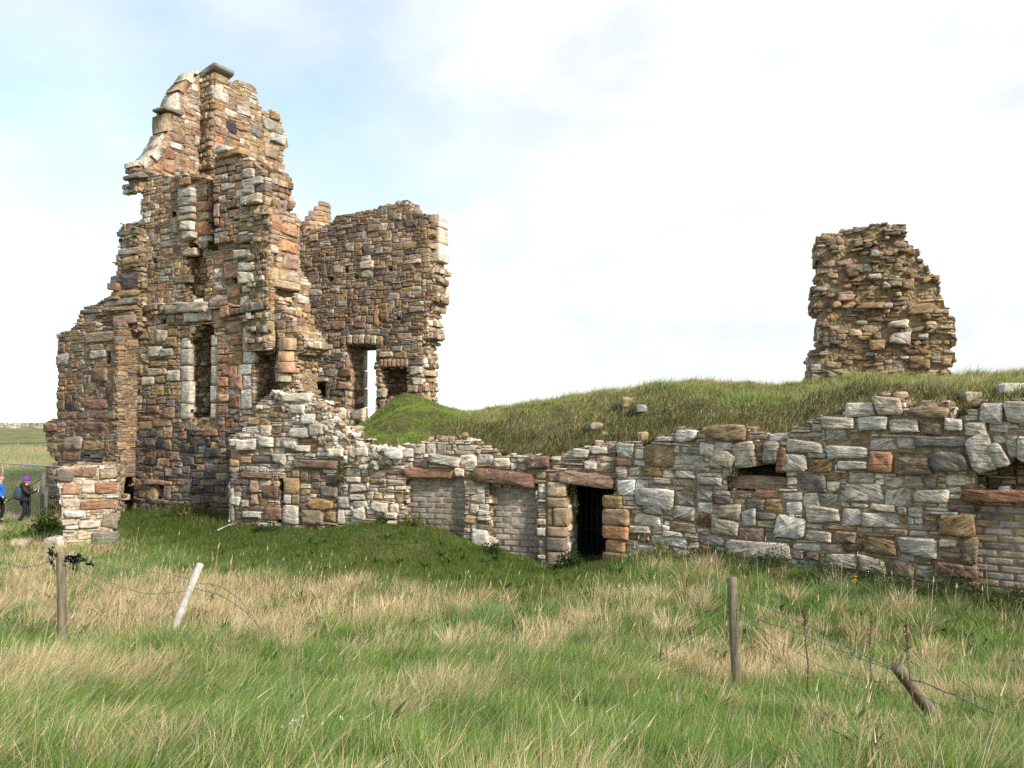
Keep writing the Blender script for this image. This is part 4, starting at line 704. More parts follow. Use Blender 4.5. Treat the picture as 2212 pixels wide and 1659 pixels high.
# ------------------------------------------------------------------ ground
CP = [(0, 0, -1.6), (-4, 0, -1.6), (4, 0, -1.65), (0, 3, -1.66), (-3, 4, -1.78), (3, 4, -1.86), (0, 6, -2.16), (-4, 6.5, -2.2), (4.2, 6, -2.38), (-5.39, 9.6, -2.62), (-4.1, 9.6, -2.57), (2.29, 8.2, -2.65), (3.81, 7.2, -2.64),
      (0, 9, -2.58), (0, 13, -2.88), (-5, 14, -2.85), (5, 11, -2.78), (-8, 14, -2.9), (8.1, 11.9, -2.80), (5, 14.1, -2.62), (3, 15.6, -2.58), (1.5, 16.5, -2.88), (1, 16.9, -2.98), (0, 17.2, -2.9), (-1.3, 17.7, -2.5), (-2.3, 18.2, -2.25), (-4.6, 19.1, -2.52), (-7.2, 20.2, -2.55),
      (-9.5, 22.5, -2.5), (-11.4, 23.1, -2.62), (-9.8, 19.2, -2.95), (-12, 18.5, -3.05), (-15.4, 25.5, -3.22), (-20, 25, -3.3), (-14.2, 22, -3.2), (-18, 16, -3.1), (-14.6, 25.0, -3.0), (12, 9, -2.75), (12, 3, -2.2), (-12, 4, -2.0), (-10, 9, -2.6), (14, 14, -2.6), (0, 24, -2.8), (-8, 28, -2.8), (10, 22, -2.7)]
CP = np.array(CP); CP[:, 2] += CZ
def tps_k(d): return np.where(d > 0, d * d * np.log(d + 1e-9), 0)
def tps_fit(P2, z, lam=.15):
    n = len(P2); K = tps_k(np.linalg.norm(P2[:, None] - P2[None], axis=2)) + lam * np.eye(n); Q = np.concatenate([np.ones((n, 1)), P2], 1)
    return np.linalg.solve(np.block([[K, Q], [Q.T, np.zeros((3, 3))]]), np.concatenate([z, np.zeros(3)]))
TW = tps_fit(CP[:, :2], CP[:, 2])
def ground_z(x, y):
    x = np.asarray(x, float); y = np.asarray(y, float); sh = x.shape; x = x.ravel(); y = y.ravel()
    xc = np.clip(x, -22, 16); yc = np.clip(y, -1, 27); out_ = np.empty(len(x))
    for k in range(0, len(x), 20000):
        q = np.stack([xc[k:k + 20000], yc[k:k + 20000]], 1); out_[k:k + 20000] = tps_k(np.linalg.norm(q[:, None] - CP[None, :, :2], axis=2)) @ TW[:len(CP)] + TW[-3] + q @ TW[-2:]
    out_ += .05 * smooth_noise(x, y, 3, 1.3) + .035 * smooth_noise(x, y, 4, 3.1) + .035 * smooth_noise(x, y, 5, 7.5)
    far = CZ + np.interp(y, [26, 32, 45, 80, 128, 160, 260, 400], [-3.2, -2.9, -2.15, -1.15, -.55, -.8, -3.2, -3.4])
    t = np.clip((y - 25.5) / 5, 0, 1); t = t * t * (3 - 2 * t)
    out_ = out_ * (1 - t) + far * t
    return out_.reshape(sh)
gx = np.concatenate([[-3000, -1200, -500, -250, -140, -90, -65], np.arange(-50, -22, 1.5), np.arange(-22, 16, .25), [17, 20, 25, 35, 60, 120, 300, 900, 3000]])
gy = np.concatenate([[-60, -20, -6, -2], np.arange(0, 28, .25), np.arange(28, 60, 1.5), np.arange(60, 140, 5), [150, 165, 200, 260, 330, 500, 900, 2000, 5000]])
GX, GY = np.meshgrid(gx, gy); GZ = ground_z(GX, GY); ny, nx = GX.shape; ii, jj = np.meshgrid(np.arange(ny - 1), np.arange(nx - 1), indexing='ij')
QQ = np.stack([ii * nx + jj, ii * nx + jj + 1, (ii + 1) * nx + jj + 1, (ii + 1) * nx + jj], 2).reshape(-1, 4)
fi = (GY[:-1, :-1].ravel() > 29).astype(int)
g = to_mesh('ground', np.stack([GX, GY, GZ], 2).reshape(-1, 3), QQ, None, None, ('soil_grass', 'field'), fi, True); tag(g, kind='structure')
# mound over the vaults
MX = np.array([690, 740, 780, 800, 830, 860, 880, 905, 935, 960, 1000, 1040, 1080, 1140, 1200, 1260, 1330, 1400, 1450, 1520, 1600, 1680, 1740, 1800, 1850, 1900, 1960, 2060, 2120, 2212, 2340])
MY = np.array([960, 945, 922, 908, 884, 861, 856, 860, 870, 879, 890, 889, 882, 874, 865, 853, 840, 833, 828, 832, 838, 838, 833, 822, 814, 818, 822, 822, 815, 809, 800])
FXx = np.array([690, 740, 770, 800, 850, 890, 940, 1000, 1040, 1090, 1130, 1190, 1240, 1300, 1340, 1396, 1423, 1465, 1526, 1570, 1616, 1650, 1731, 1753, 1780, 1826, 1850, 1894, 1950, 1962, 2050, 2060, 2087, 2114, 2212, 2340])
FYy = np.array([985, 965, 962, 966, 972, 968, 960, 958, 972, 986, 990, 1000, 984, 970, 966, 968, 956, 945, 940, 938, 944, 948, 942, 925, 916, 910, 896, 886, 886, 892, 886, 905, 908, 892, 886, 882])
MYs = lambda x: np.interp(x, MX, MY); FYs = lambda x: np.interp(x, FXx, FYy)
mxs = np.arange(690, 2345, 7.0); nt_ = 34; MV = []
prof = lambda x: np.interp(x, [690, 880, 1000, 1100, 2340], [.9, .62, .8, .85, .8])
for x in mxs:
    pl = A if x < 1333 else W; p0 = pl.at(x); d0 = p0[1] + .12; dr_ = np.interp(x, [690, 800, 880, 1000, 1150, 1333, 2340], [4.6, 4.8, 4.6, 4.4, 3.8, 3.4, 3.6])
    a_ = P(x, float(FYs(x)), d0); b_ = P(x, float(MYs(x)), d0 + dr_)
    for k in range(nt_):
        t = k / 21
        if t <= 1:
            q = a_ + (b_ - a_) * t; s_ = prof(x); zz_ = a_[2] + (b_[2] - a_[2]) * (s_ * math.sin(t * math.pi / 2) + (1 - s_) * t); q = np.array([q[0], q[1], zz_])
        else:
            u_ = (t - 1) / ((nt_ - 1) / 21 - 1); q = b_ + np.array([b_[0] - a_[0], b_[1] - a_[1], 0]) / dr_ * u_ * 5.0; q[2] = b_[2] - .15 * u_ - (b_[2] - .2) * max(0, u_ - .35) / .65 * .97
        MV.append(q)
MV = np.array(MV); n0 = len(mxs)
bmp = .12 * smooth_noise(MV[:, 0], MV[:, 1], 14, 2.0) + .06 * smooth_noise(MV[:, 0], MV[:, 1], 15, 5) + .03 * smooth_noise(MV[:, 0], MV[:, 1], 16, 11)
MV[:, 2] += bmp
ii, jj = np.meshgrid(np.arange(n0 - 1), np.arange(nt_ - 1), indexing='ij'); MQ = np.stack([ii * nt_ + jj, (ii + 1) * nt_ + jj, (ii + 1) * nt_ + jj + 1, ii * nt_ + jj + 1], 2).reshape(-1, 4)
mo = to_mesh('mound', MV, MQ, None, None, ('mound_soil',), None, True); tag(mo, kind='structure')
# ------------------------------------------------------------------ grass
def blades(root, length, width, lean, col, yaw=None, seg=2, r=None, droop=.35, up=None):
    n = len(root); r = r or rng; yaw = r.uniform(0, math.pi, n) if yaw is None else yaw
    wv = np.stack([np.cos(yaw), np.sin(yaw) * .6, np.zeros(n)], 1)
    ts = [0, .6, 1] if seg == 2 else [0, .38, .74, 1]
    lv = np.linalg.norm(lean, axis=1); cosf = 1 / np.sqrt(1 + lv ** 2)
    Vs = []
    for t in ts:
        ctr = root + np.stack([lean[:, 0], lean[:, 1], np.ones(n)], 1) * (length * cosf * t)[:, None]
        ctr[:, :2] += lean * (length * droop * t * t)[:, None]; ctr[:, 2] -= length * droop * .35 * t * t * np.minimum(lv, 1.4)
        wd = width * (1 - t) ** .7 * .5
        if t < 1: Vs += [ctr - wv * wd[:, None], ctr + wv * wd[:, None]]
        else: Vs += [ctr]
    k = len(Vs); V = np.stack(Vs, 1).reshape(-1, 3); o = np.arange(n)[:, None] * k
    Q = np.concatenate([o + np.array([[2 * j, 2 * j + 1, 2 * j + 3, 2 * j + 2]]) for j in range(len(ts) - 2)]); m_ = 2 * (len(ts) - 2)
    T_ = o + np.array([[m_, m_ + 1, m_ + 2]])
    return V, Q, T_, np.repeat(col, k, 0)
class Grass:
    def __init__(s): s.V = []; s.Q = []; s.T = []; s.C = []; s.n = 0
    def add(s, a):
        V, Q, T_, C = a; s.V.append(V); s.Q.append(Q + s.n); s.T.append(T_ + s.n); s.C.append(C); s.n += len(V)
    def build(s, name, parent=None): return to_mesh(name, np.concatenate(s.V), np.concatenate(s.Q), np.concatenate(s.T), {'Col': np.concatenate(s.C)}, ('grass',), None, False, parent)
fl = [W.at(2330), W.at(1335), A.at(1333), A.at(500), T.at(495), T.at(300), pC, LB.at(100)]
fl = np.array(sorted([tuple(q) for q in fl])); 
def front_y(x): return np.where(x < fl[0, 0], 200, np.interp(x, fl[:, 0], fl[:, 1]))
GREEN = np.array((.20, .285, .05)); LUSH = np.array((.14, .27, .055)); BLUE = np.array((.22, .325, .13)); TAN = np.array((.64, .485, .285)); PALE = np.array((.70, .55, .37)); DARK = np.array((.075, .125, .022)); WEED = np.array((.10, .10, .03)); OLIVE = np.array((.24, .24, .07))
def ell(dx, dy, cx, cy, rx, ry): return np.exp(-(((dx - cx) / rx) ** 2 + ((dy - cy) / ry) ** 2))
def zones(x, y, z):
    dx, dy = proj(np.stack([x, y, z], 1)); fy = front_y(x); dist = fy - y
    tan = .20 + .30 * smooth_noise(x, y, 21, 1.5) + .32 * smooth_noise(x, y, 22, 3.6)
    tan += .95 * ell(dx, dy, 330, 1330, 250, 60) + .9 * ell(dx, dy, 640, 1330, 170, 55) + .3 * ell(dx, dy, 900, 1340, 110, 35) + .35 * ell(dx, dy, 1180, 1370, 90, 45) + .5 * ell(dx, dy, 1290, 1320, 70, 40) + .45 * ell(dx, dy, 1690, 1420, 120, 60) + .5 * ell(dx, dy, 60, 1270, 100, 60) + .35 * ell(dx, dy, 80, 1500, 120, 40) + .3 * ell(dx, dy, 1450, 1420, 40, 40) + .3 * ell(dx, dy, 200, 1200, 60, 30)
    tan -= .45 * ell(dx, dy, 600, 1440, 260, 40) + .2 * ell(dx, dy, 420, 1540, 200, 50) + .25 * ell(dx, dy, 1330, 1520, 300, 80) + .35 * ell(dx, dy, 1500, 1600, 200, 60) + .4 * ell(dx, dy, 250, 1230, 90, 40) + .3 * ell(dx, dy, 60, 1370, 60, 50)
    tan = .12 + .72 / (1 + np.exp(-(tan - .37 + .22 * smooth_noise(x, y, 25, 7)) * 10))
    # mown-looking dark turf under the walls
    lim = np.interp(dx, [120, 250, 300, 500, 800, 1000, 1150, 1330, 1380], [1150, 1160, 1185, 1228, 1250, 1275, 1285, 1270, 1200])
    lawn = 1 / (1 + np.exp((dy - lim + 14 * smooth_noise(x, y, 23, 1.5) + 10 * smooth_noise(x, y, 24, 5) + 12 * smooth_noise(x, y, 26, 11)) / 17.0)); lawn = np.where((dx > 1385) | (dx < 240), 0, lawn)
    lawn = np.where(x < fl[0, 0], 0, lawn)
    weed = np.where(dx > 1330, np.exp(-(np.maximum(dist, 0) / 1.5) ** 2), 0) + np.where((dx > 250) & (dx < 500), np.exp(-np.maximum(dist, 0) / .8), 0)
    return dx, dy, tan, lawn, np.clip(weed, 0, 1), dist
def sample(n, y0, y1, pad=.6, pw=1.0):
    y = y0 + (y1 - y0) * rng.random(n) ** pw; half = y * (1106 / F) + pad
    x = (rng.random(n) * 2 - 1) * half; return x, y
gr = Grass()
def colour_mix(n, tanp, r):
    u = r.random(n); c = np.where((r.random(n) < .5)[:, None], GREEN, np.where((r.random(n) < .45)[:, None], BLUE, LUSH)); t = np.where((r.random(n) < .55)[:, None], TAN, PALE)
    return np.where((u < tanp)[:, None], t, c) * r.uniform(.7, 1.3, (n, 1))
def field_grass(nclump, y0, y1, per, hscale, width, seg, pw=1.0, crad=.13):
    x, y = sample(nclump, y0, y1, pw=pw); k = (y < front_y(x) - .12) & (y > 2.0); x, y = x[k], y[k]; z = ground_z(x, y)
    dx, dy, tan, lawn, weed, dist = zones(x, y, z); n = len(x)
    wind = np.stack([.45 + .50 * smooth_noise(x, y, 31, 1.4), -.05 + .50 * smooth_noise(x, y, 32, 1.7)], 1)
    wind[:, 0] *= np.interp(dx, [0, 900, 1500, 2212], [1.0, .9, .35, .25]); wind *= np.interp(y, [3, 8, 11, 20], [1.25, .9, .4, .2])[:, None]
    wind += rng.normal(0, .24, (n, 2))
    tuft = .5 + .5 * smooth_noise(x, y, 33, 2.6)
    h = hscale * (.13 + .24 * np.clip(tuft, 0, 1.2)) * np.interp(tan, [0, .4, 1], [.8, 1.0, 1.25])
    h = h * (1 - lawn) + .10 * lawn; h = h * (1 - weed) + .34 * weed; h *= np.interp(dx, [1300, 1600], [1, .82]) * (1 - .62 * np.exp(-((x - 3.6) ** 2 + (y - 7.0) ** 2) / .55)) * (1 - .35 * np.exp(-((x - 2.3) ** 2 + (y - 8.0) ** 2) / .3))
    if hscale < .5: h *= 1 - .6 * lawn
    m = rng.integers(int(per * .6), int(per * 1.4), n); tot = m.sum(); ci = np.repeat(np.arange(n), m)
    a = rng.uniform(0, 6.283, tot); rad = crad * np.sqrt(rng.random(tot)) * rng.uniform(.6, 1.3, tot) * (1 + lawn[ci])
    bx = x[ci] + rad * np.cos(a); by = y[ci] + rad * np.sin(a); ok = by < front_y(bx) - .02; bx, by, ci, a, rad = bx[ok], by[ok], ci[ok], a[ok], rad[ok]; tot = len(bx)
    bz = ground_z(bx, by) - .02
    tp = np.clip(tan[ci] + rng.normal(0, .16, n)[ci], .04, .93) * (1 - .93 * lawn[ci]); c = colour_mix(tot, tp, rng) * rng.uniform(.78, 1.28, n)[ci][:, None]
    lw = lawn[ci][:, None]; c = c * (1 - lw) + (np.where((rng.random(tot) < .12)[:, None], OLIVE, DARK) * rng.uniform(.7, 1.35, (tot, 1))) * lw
    wd_ = weed[ci][:, None] * (rng.random(tot) < .8)[:, None]; c = c * (1 - wd_) + wd_ * np.where((rng.random(tot) < .35)[:, None], WEED * .8, np.where((rng.random(tot) < .75)[:, None], DARK * .45, TAN * .5)) * rng.uniform(.7, 1.3, (tot, 1))  # weed colour darkened for both dark leaves and the shade among them
    ln = wind[ci] + np.stack([np.cos(a), np.sin(a)], 1) * (rad / crad * .38)[:, None] + rng.normal(0, .13, (tot, 2))
    ln *= (1 - .6 * lawn[ci])[:, None]
    L_ = h[ci] * rng.uniform(.55, 1.3, tot) * np.where(rng.random(tot) < .04, 1.5, 1)
    gr.add(blades(np.stack([bx, by, bz], 1), L_, width * rng.uniform(.6, 1.4, tot) * np.interp(by, [3, 8, 20], [.75, 1.0, 1.7]), ln, c, seg=seg))
field_grass(4600, 2.6, 9.0, 46, 1.0, .0068, 3, .8, .12)
field_grass(5600, 8.5, 27.0, 36, .95, .0070, 2, .75, .17)
field_grass(1500, 14, 24.0, 50, .9, .009, 2, 1.0, .25)
def tussocks(nT, y0, y1, per, pw=1.0):
    x, y = sample(nT, y0, y1, pw=pw); k = (y < front_y(x) - .7); x, y = x[k], y[k]; z = ground_z(x, y); dx, dy, tan, lawn, weed, dist = zones(x, y, z); k = lawn < .25; x, y, z, tan, dx = x[k], y[k], z[k], tan[k], dx[k]; n = len(x)
    straw = rng.random(n) < np.clip(tan * .95 + .02, .08, .95); R_ = rng.uniform(.10, .26, n); H_ = rng.uniform(.26, .46, n) * np.interp(y, [3, 9], [.8, 1.05]); m = (per * (R_ / .18) ** 1.3 * rng.uniform(.7, 1.3, n)).astype(int); ci = np.repeat(np.arange(n), m); tot = m.sum()
    a = rng.uniform(0, 6.283, tot); q = np.sqrt(rng.random(tot)); bx = x[ci] + R_[ci] * .55 * q * np.cos(a); by = y[ci] + R_[ci] * .55 * q * np.sin(a); bz = ground_z(bx, by) - .02
    sway = np.stack([rng.normal(.35, .35, n), rng.normal(-.1, .3, n)], 1) * np.interp(y, [3, 10, 14], [1.2, .7, .35])[:, None]; ln = np.stack([np.cos(a), np.sin(a)], 1) * (q * .75)[:, None] + sway[ci] + rng.normal(0, .12, (tot, 2))
    base = np.where(straw[:, None], np.where((rng.random(n) < .5)[:, None], PALE, TAN), np.where((rng.random(n) < .5)[:, None], LUSH, BLUE)) * rng.uniform(.8, 1.2, (n, 1)); c = base[ci] * rng.uniform(.75, 1.25, (tot, 1)); sw = rng.random(tot) < .18; c[sw] = (np.where((rng.random(sw.sum()) < .5)[:, None], OLIVE, GREEN)) * .9
    gr.add(blades(np.stack([bx, by, bz], 1), H_[ci] * rng.uniform(.6, 1.2, tot) * (1 - .25 * q), .0075 * rng.uniform(.6, 1.3, tot) * np.interp(by, [3, 8, 20], [.85, 1.1, 1.7]), ln, c, seg=3, droop=.5))
tussocks(230, 2.8, 9, 150, .85); tussocks(420, 8.5, 17, 110, .8)
def rosettes(nT, y0, y1):
    x, y = sample(nT, y0, y1); k = (y < front_y(x) - .6); x, y = x[k], y[k]; n = len(x); m = 11; ci = np.repeat(np.arange(n), m); a = rng.uniform(0, 6.283, n * m); z = ground_z(x, y)
    ln = np.stack([np.cos(a), np.sin(a)], 1) * rng.uniform(.5, 1.5, (n * m, 1)); c = np.array((.075, .13, .03)) * rng.uniform(.7, 1.5, (n * m, 1)); L_ = rng.uniform(.10, .24, n)[ci] * rng.uniform(.7, 1.2, n * m)
    gr.add(blades(np.stack([x, y, z + .03], 1)[ci], L_, L_ * .26, ln, c, yaw=a + math.pi / 2, seg=3, droop=.5))
rosettes(110, 3, 9.5); rosettes(260, 9, 18)
def even(n, y0, y1, hh, width, pw=1.0):
    x, y = sample(n, y0, y1, pw=pw); k = (y < front_y(x) - .03); x, y = x[k], y[k]; z = ground_z(x, y); dx, dy, tan, lawn, weed, dist = zones(x, y, z); n = len(x)
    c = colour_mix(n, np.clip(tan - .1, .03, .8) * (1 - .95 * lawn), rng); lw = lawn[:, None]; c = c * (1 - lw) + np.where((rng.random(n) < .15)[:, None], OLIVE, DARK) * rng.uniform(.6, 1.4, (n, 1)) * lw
    ln = rng.normal(0, .35, (n, 2)) + np.stack([np.interp(y, [3, 10], [.7, .2]), np.zeros(n)], 1) * (1 - lw)
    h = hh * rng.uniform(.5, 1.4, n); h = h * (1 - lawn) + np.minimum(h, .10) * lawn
    gr.add(blades(np.stack([x, y, z - .01], 1), h, width * np.interp(y, [3, 8, 25], [.8, 1.1, 2.0]), ln, c, seg=2))
even(90000, 2.5, 10, .15, .0065, .8); even(90000, 9, 28, .16, .008, .8)
# tall seeding stems
def stems(n, y0, y1, h0, h1, width=.0035, sel=None):
    x, y = sample(n, y0, y1); k = y < front_y(x) - .5; x, y = x[k], y[k]; z = ground_z(x, y); dx, dy, tan, lawn, weed, dist = zones(x, y, z); k = (lawn < .3) & (rng.random(len(x)) < np.clip(tan + .25, .1, 1)); x, y, z, dx = x[k], y[k], z[k], dx[k]; n = len(x)
    wx = np.interp(y, [3, 8, 12], [.75, .5, .12]) * np.interp(dx, [0, 1200, 1500], [1, 1, .3]); ln = np.stack([wx, np.zeros(n)], 1) + rng.normal(0, .13, (n, 2)); L_ = rng.uniform(h0, h1, n)
    c = np.where((rng.random(n) < .7)[:, None], PALE * 1.05, OLIVE * 1.4) * rng.uniform(.8, 1.2, (n, 1)); wd = np.full(n, width) * np.interp(y, [3, 8, 20], [.8, 1.1, 2.2])
    root = np.stack([x, y, z], 1); V, Q, T_, C = blades(root, L_, wd, ln, c, seg=3, droop=.18); gr.add((V, Q, T_, C))
    tip = V.reshape(n, 7, 3)[:, 4:6].mean(1); tl = V.reshape(n, 7, 3)[:, 6] - tip; gr.add(blades(tip + tl * .35, L_ * .14, wd * 2.6, ln + tl[:, :2] * .8, c * .95, seg=2))
stems(900, 2.8, 9, .40, .68); stems(1900, 8, 18, .42, .75, .004)
go = gr.build('meadow_grass'); tag(go, 'long wind-blown green and straw coloured grass covering the ground before the ruins', 'grass', kind='stuff')
# grass on the mound
gm = Grass(); VV = MV.reshape(n0, nt_, 3)
def mound_grass(n, h, width, t0=0.0, t1=1.25, dens=None):
    xi = rng.uniform(0, (n0 - 1.001) * (.24 if dens else 1), n); tk = rng.uniform(t0, t1, n) * 21; i0 = xi.astype(int); k0 = np.minimum(tk.astype(int), nt_ - 2); fx = (xi - i0)[:, None]; fk = (tk - k0)[:, None]
    p_ = VV[i0, k0] * (1 - fx) * (1 - fk) + VV[i0 + 1, k0] * fx * (1 - fk) + VV[i0, k0 + 1] * (1 - fx) * fk + VV[i0 + 1, k0 + 1] * fx * fk
    t = tk / 21; dx = mxs[i0] + fx[:, 0] * 7; x, y = p_[:, 0], p_[:, 1]
    heath = np.clip(1.6 * np.exp(-((t - .10) / .30) ** 2) * (dx > 930) + .5 * smooth_noise(x, y, 41, 2.4) - .1, 0, 1) * (dx > 900)
    smoothg = np.clip((1010 - dx) / 60, 0, 1)
    L_boost = 0; earth = np.clip((t < .12) * 1.0 * (dx < 860) + (rng.random(n) < .25) * (t < .08), 0, 1)
    k = rng.random(n) > earth * .9; p_, t, dx, heath, smoothg, x, y = p_[k], t[k], dx[k], heath[k], smoothg[k], x[k], y[k]; n = len(x)
    tanp = np.clip(.42 + .3 * smooth_noise(x, y, 42, 2) + .15 * smooth_noise(x, y, 43, 6), .08, .85) * (1 - .75 * smoothg)
    c = np.where((rng.random(n) < tanp)[:, None], np.where((rng.random(n) < .4)[:, None], TAN * .95, np.array((.38, .35, .17))), np.where((rng.random(n) < .5 + .4 * smoothg)[:, None], GREEN * (1.1 + .12 * smoothg[:, None]), np.where((rng.random(n) < .5)[:, None], BLUE * 1.1, OLIVE * 1.3)))
    hc = np.where((rng.random(n) < .35)[:, None], np.array((.085, .06, .04)), np.where((rng.random(n) < .45)[:, None], np.array((.05, .07, .02)), np.array((.19, .135, .075))))
    c = np.where((rng.random(n) < heath * .62)[:, None], hc, c * 1.2) * rng.uniform(.7, 1.3, (n, 1))
    L_ = h * rng.uniform(.5, 1.4, n) * (1 - .45 * smoothg) * (.75 + .4 * smooth_noise(x, y, 44, 4).clip(-.5, 1)); ln = np.stack([.25 + .25 * smooth_noise(x, y, 45, 1.2), -.35 * np.ones(n)], 1) + rng.normal(0, .32, (n, 2))
    gm.add(blades(p_ - np.array([0, 0, .02]), L_, width * rng.uniform(.6, 1.4, n), ln, c, seg=2))
mound_grass(130000, .13, .011); mound_grass(60000, .13, .012, .0, 1.15, 1); mound_grass(26000, .25, .010, .0, 1.2); mound_grass(16000, .24, .011, -.0, .10)
mg = gm.build('mound_turf'); tag(mg, 'shaggy olive grass and dark heathery scrub growing over the mound', 'turf', kind='stuff')
# rough pasture beyond the fence
gf = Grass(); n = 60000; y = 26 + 34 * rng.random(n) ** 1.4; x = -(y * rng.uniform(.50, .70, n)); z = ground_z(x, y)
tn = np.clip(.5 + .6 * smooth_noise(x, y / 2, 51, .5), .05, .95); c = np.where((rng.random(n) < tn)[:, None], TAN * .85, BLUE * 1.1) * rng.uniform(.7, 1.25, (n, 1)); k = (y > 27) | (x < LB.at(100)[0] - .3); 
gf.add(blades(np.stack([x, y, z], 1)[k], rng.uniform(.15, .4, n)[k], np.full(n, .028)[k], rng.normal(.1, .3, (n, 2))[k], c[k], seg=2))
fo = gf.build('pasture_grass'); tag(fo, 'pale rough pasture grass of the field behind the wire fence', 'grass', kind='stuff')
# ------------------------------------------------------------------ small objects
def tube_geo(geo, pts, rad, n=6, col=(.2, .2, .2), caps=True, noise=0, seed=0):
    pts = np.array(pts, float); m = len(pts); rad = np.broadcast_to(np.asarray(rad, float), (m,)); tg = np.gradient(pts, axis=0); tg /= np.linalg.norm(tg, axis=1)[:, None] + 1e-9
    ref = np.where(np.abs(tg[:, 2:3]) < .9, np.array([[0, 0, 1.]]), np.array([[.6, .8, 0]])); a = np.cross(tg, ref); a /= np.linalg.norm(a, axis=1)[:, None]; b = np.cross(tg, a)
    th = np.arange(n) * 2 * math.pi / n; r_ = np.random.default_rng(seed)
    rr = rad[:, None] * (1 + noise * r_.normal(0, 1, (1, n)) + noise * .3 * r_.normal(0, 1, (m, n)))
    V = (pts[:, None] + a[:, None] * (np.cos(th)[None, :, None] * rr[..., None]) + b[:, None] * (np.sin(th)[None, :, None] * rr[..., None])).reshape(-1, 3)
    i = np.arange(n); j = (i + 1) % n; Q = np.concatenate([np.stack([k * n + i, k * n + j, (k + 1) * n + j, (k + 1) * n + i], 1) for k in range(m - 1)]); Tt = []
    if caps:
        V = np.concatenate([V, pts[:1], pts[-1:]]); Tt = np.concatenate([np.stack([j, i, np.full(n, m * n)], 1), np.stack([(m - 1) * n + i, (m - 1) * n + j, np.full(n, m * n + 1)], 1)])
    geo.add(V, Q, Tt, col)
def solo(geo, name, mat, label, cat, group=None, kind=None, smooth=False):
    V = np.concatenate(geo.V); c = np.array([V[:, 0].mean(), V[:, 1].mean(), V[:, 2].min()]); geo.V = [v - c for v in geo.V]
    o = geo.build(name, (mat,) if isinstance(mat, str) else mat, None, smooth); o.location = c; return tag(o, label, cat, group, kind)
def ground_hit(x, y, d0=2.5, d1=60):
    d = np.geomspace(d0, d1, 900); q = np.array([P(x, y, k) for k in d]); gz = ground_z(q[:, 0], q[:, 1]); k = np.argmax(q[:, 2] < gz); return q[k]
mproj = np.stack(proj(MV), 1); mt_ = np.tile(np.arange(nt_), n0)
def mound_hit(x, y):
    ok = mt_ <= 21; d = np.hypot(mproj[:, 0] - x, mproj[:, 1] - y) + (~ok) * 1e6; return MV[np.argmin(d)]
# --- fence posts
def post(top, bot, rad, mat, label, bury=.25, name='fence_post'):
    top, bot = np.array(top), np.array(bot); ax = (bot - top) / np.linalg.norm(bot - top); n_ = 9
    pts = [top + ax * t for t in np.linspace(.012, np.linalg.norm(bot - top) + bury, n_)]; g_ = Geo()
    tube_geo(g_, [top] + pts, [rad * .84] + [rad * (1 + .03 * math.sin(k * 2.1)) for k in range(n_)], 14, (.3, .3, .3), True, .035, int(abs(top[0]) * 100))
    o = solo(g_, name, mat, label, 'fence post', 'posts of the collapsed wire fence', smooth=False); return o
pl_top = P(132, 1193, 9.6); pl_bot = P(135, 1396, 9.6)
post(pl_top, pl_bot, .052, 'wood_weathered', 'upright round brown fence post at the left with black plastic caught beside its top')
ll_top = P(433, 1218, 9.9); ll_bot = P(366, 1384, 9.4)
post(ll_top, ll_bot, .043, 'wood_silver', 'bleached silver fence post leaning to the right in the straw coloured grass')
rr_top = P(1581, 1247, 8.2); rr_bot = P(1591, 1482, 8.2)
post(rr_top, rr_bot, .049, 'wood_weathered', 'upright round brown fence post in the grass below the rubble wall at the right')
rl_top = P(1938, 1440, 6.9); rl_bot = P(2026, 1558, 7.3)
post(rl_top, rl_bot, .057, 'wood_weathered', 'thick round fence post fallen far over to the left, near the right edge')
simple_mat('wire', (.16, .165, .16), .55, .6, 60, .4)
def wire(pts, label, rad=.0035, barbs=True, group='strands of rusty barbed wire', name='barbed_wire', seed=0):
    pts = np.array(pts, float); seg = np.linalg.norm(np.diff(pts, axis=0), axis=1); cum = np.concatenate([[0], np.cumsum(seg)]); n_ = max(6, int(cum[-1] / .06)); s_ = np.linspace(0, cum[-1], n_)
    q = np.stack([np.interp(s_, cum, pts[:, k]) for k in range(3)], 1)
    for _ in range(3): q[1:-1] = .25 * q[:-2] + .5 * q[1:-1] + .25 * q[2:]
    r_ = np.random.default_rng(seed); q[1:-1] += r_.normal(0, .004, (n_ - 2, 3)); g_ = Geo(); tube_geo(g_, q, rad, 5, (.2, .2, .2))
    if barbs:
        for k in range(2, n_ - 1, 2):
            d = r_.normal(0, 1, 3); d /= np.linalg.norm(d); tube_geo(g_, [q[k] - d * .022, q[k], q[k] + d * .022], rad * .7, 4, (.2, .2, .2), False)
    return solo(g_, name, 'wire', label, 'barbed wire', group)
def W3(lst): return [P(x, y, d) for x, y, d in lst]
wire(W3([(1591, 1284, 8.15), (1650, 1308, 8.0), (1760, 1359, 7.6), (1860, 1413, 7.25), (1935, 1446, 6.9)]), 'uppermost barbed wire sagging from the upright right post to the fallen post', seed=1)
wire(W3([(1592, 1316, 8.15), (1640, 1340, 8.0), (1720, 1365, 7.7), (1830, 1412, 7.3), (1936, 1450, 6.9)]), 'second barbed wire below the top strand between upright right post and fallen post', seed=2)
wire(W3([(1592, 1330, 8.15), (1680, 1383, 7.85), (1780, 1445, 7.5), (1870, 1470, 7.2), (1955, 1474, 6.98)]), 'lowest slack wire looping through the grass toward the fallen post', seed=3, rad=.0025)
wire(W3([(1573, 1336, 8.2), (1520, 1362, 8.35), (1475, 1390, 8.5), (1440, 1412, 8.6)]), 'barbed wire running down from the upright right post into the grass on its left', seed=4)
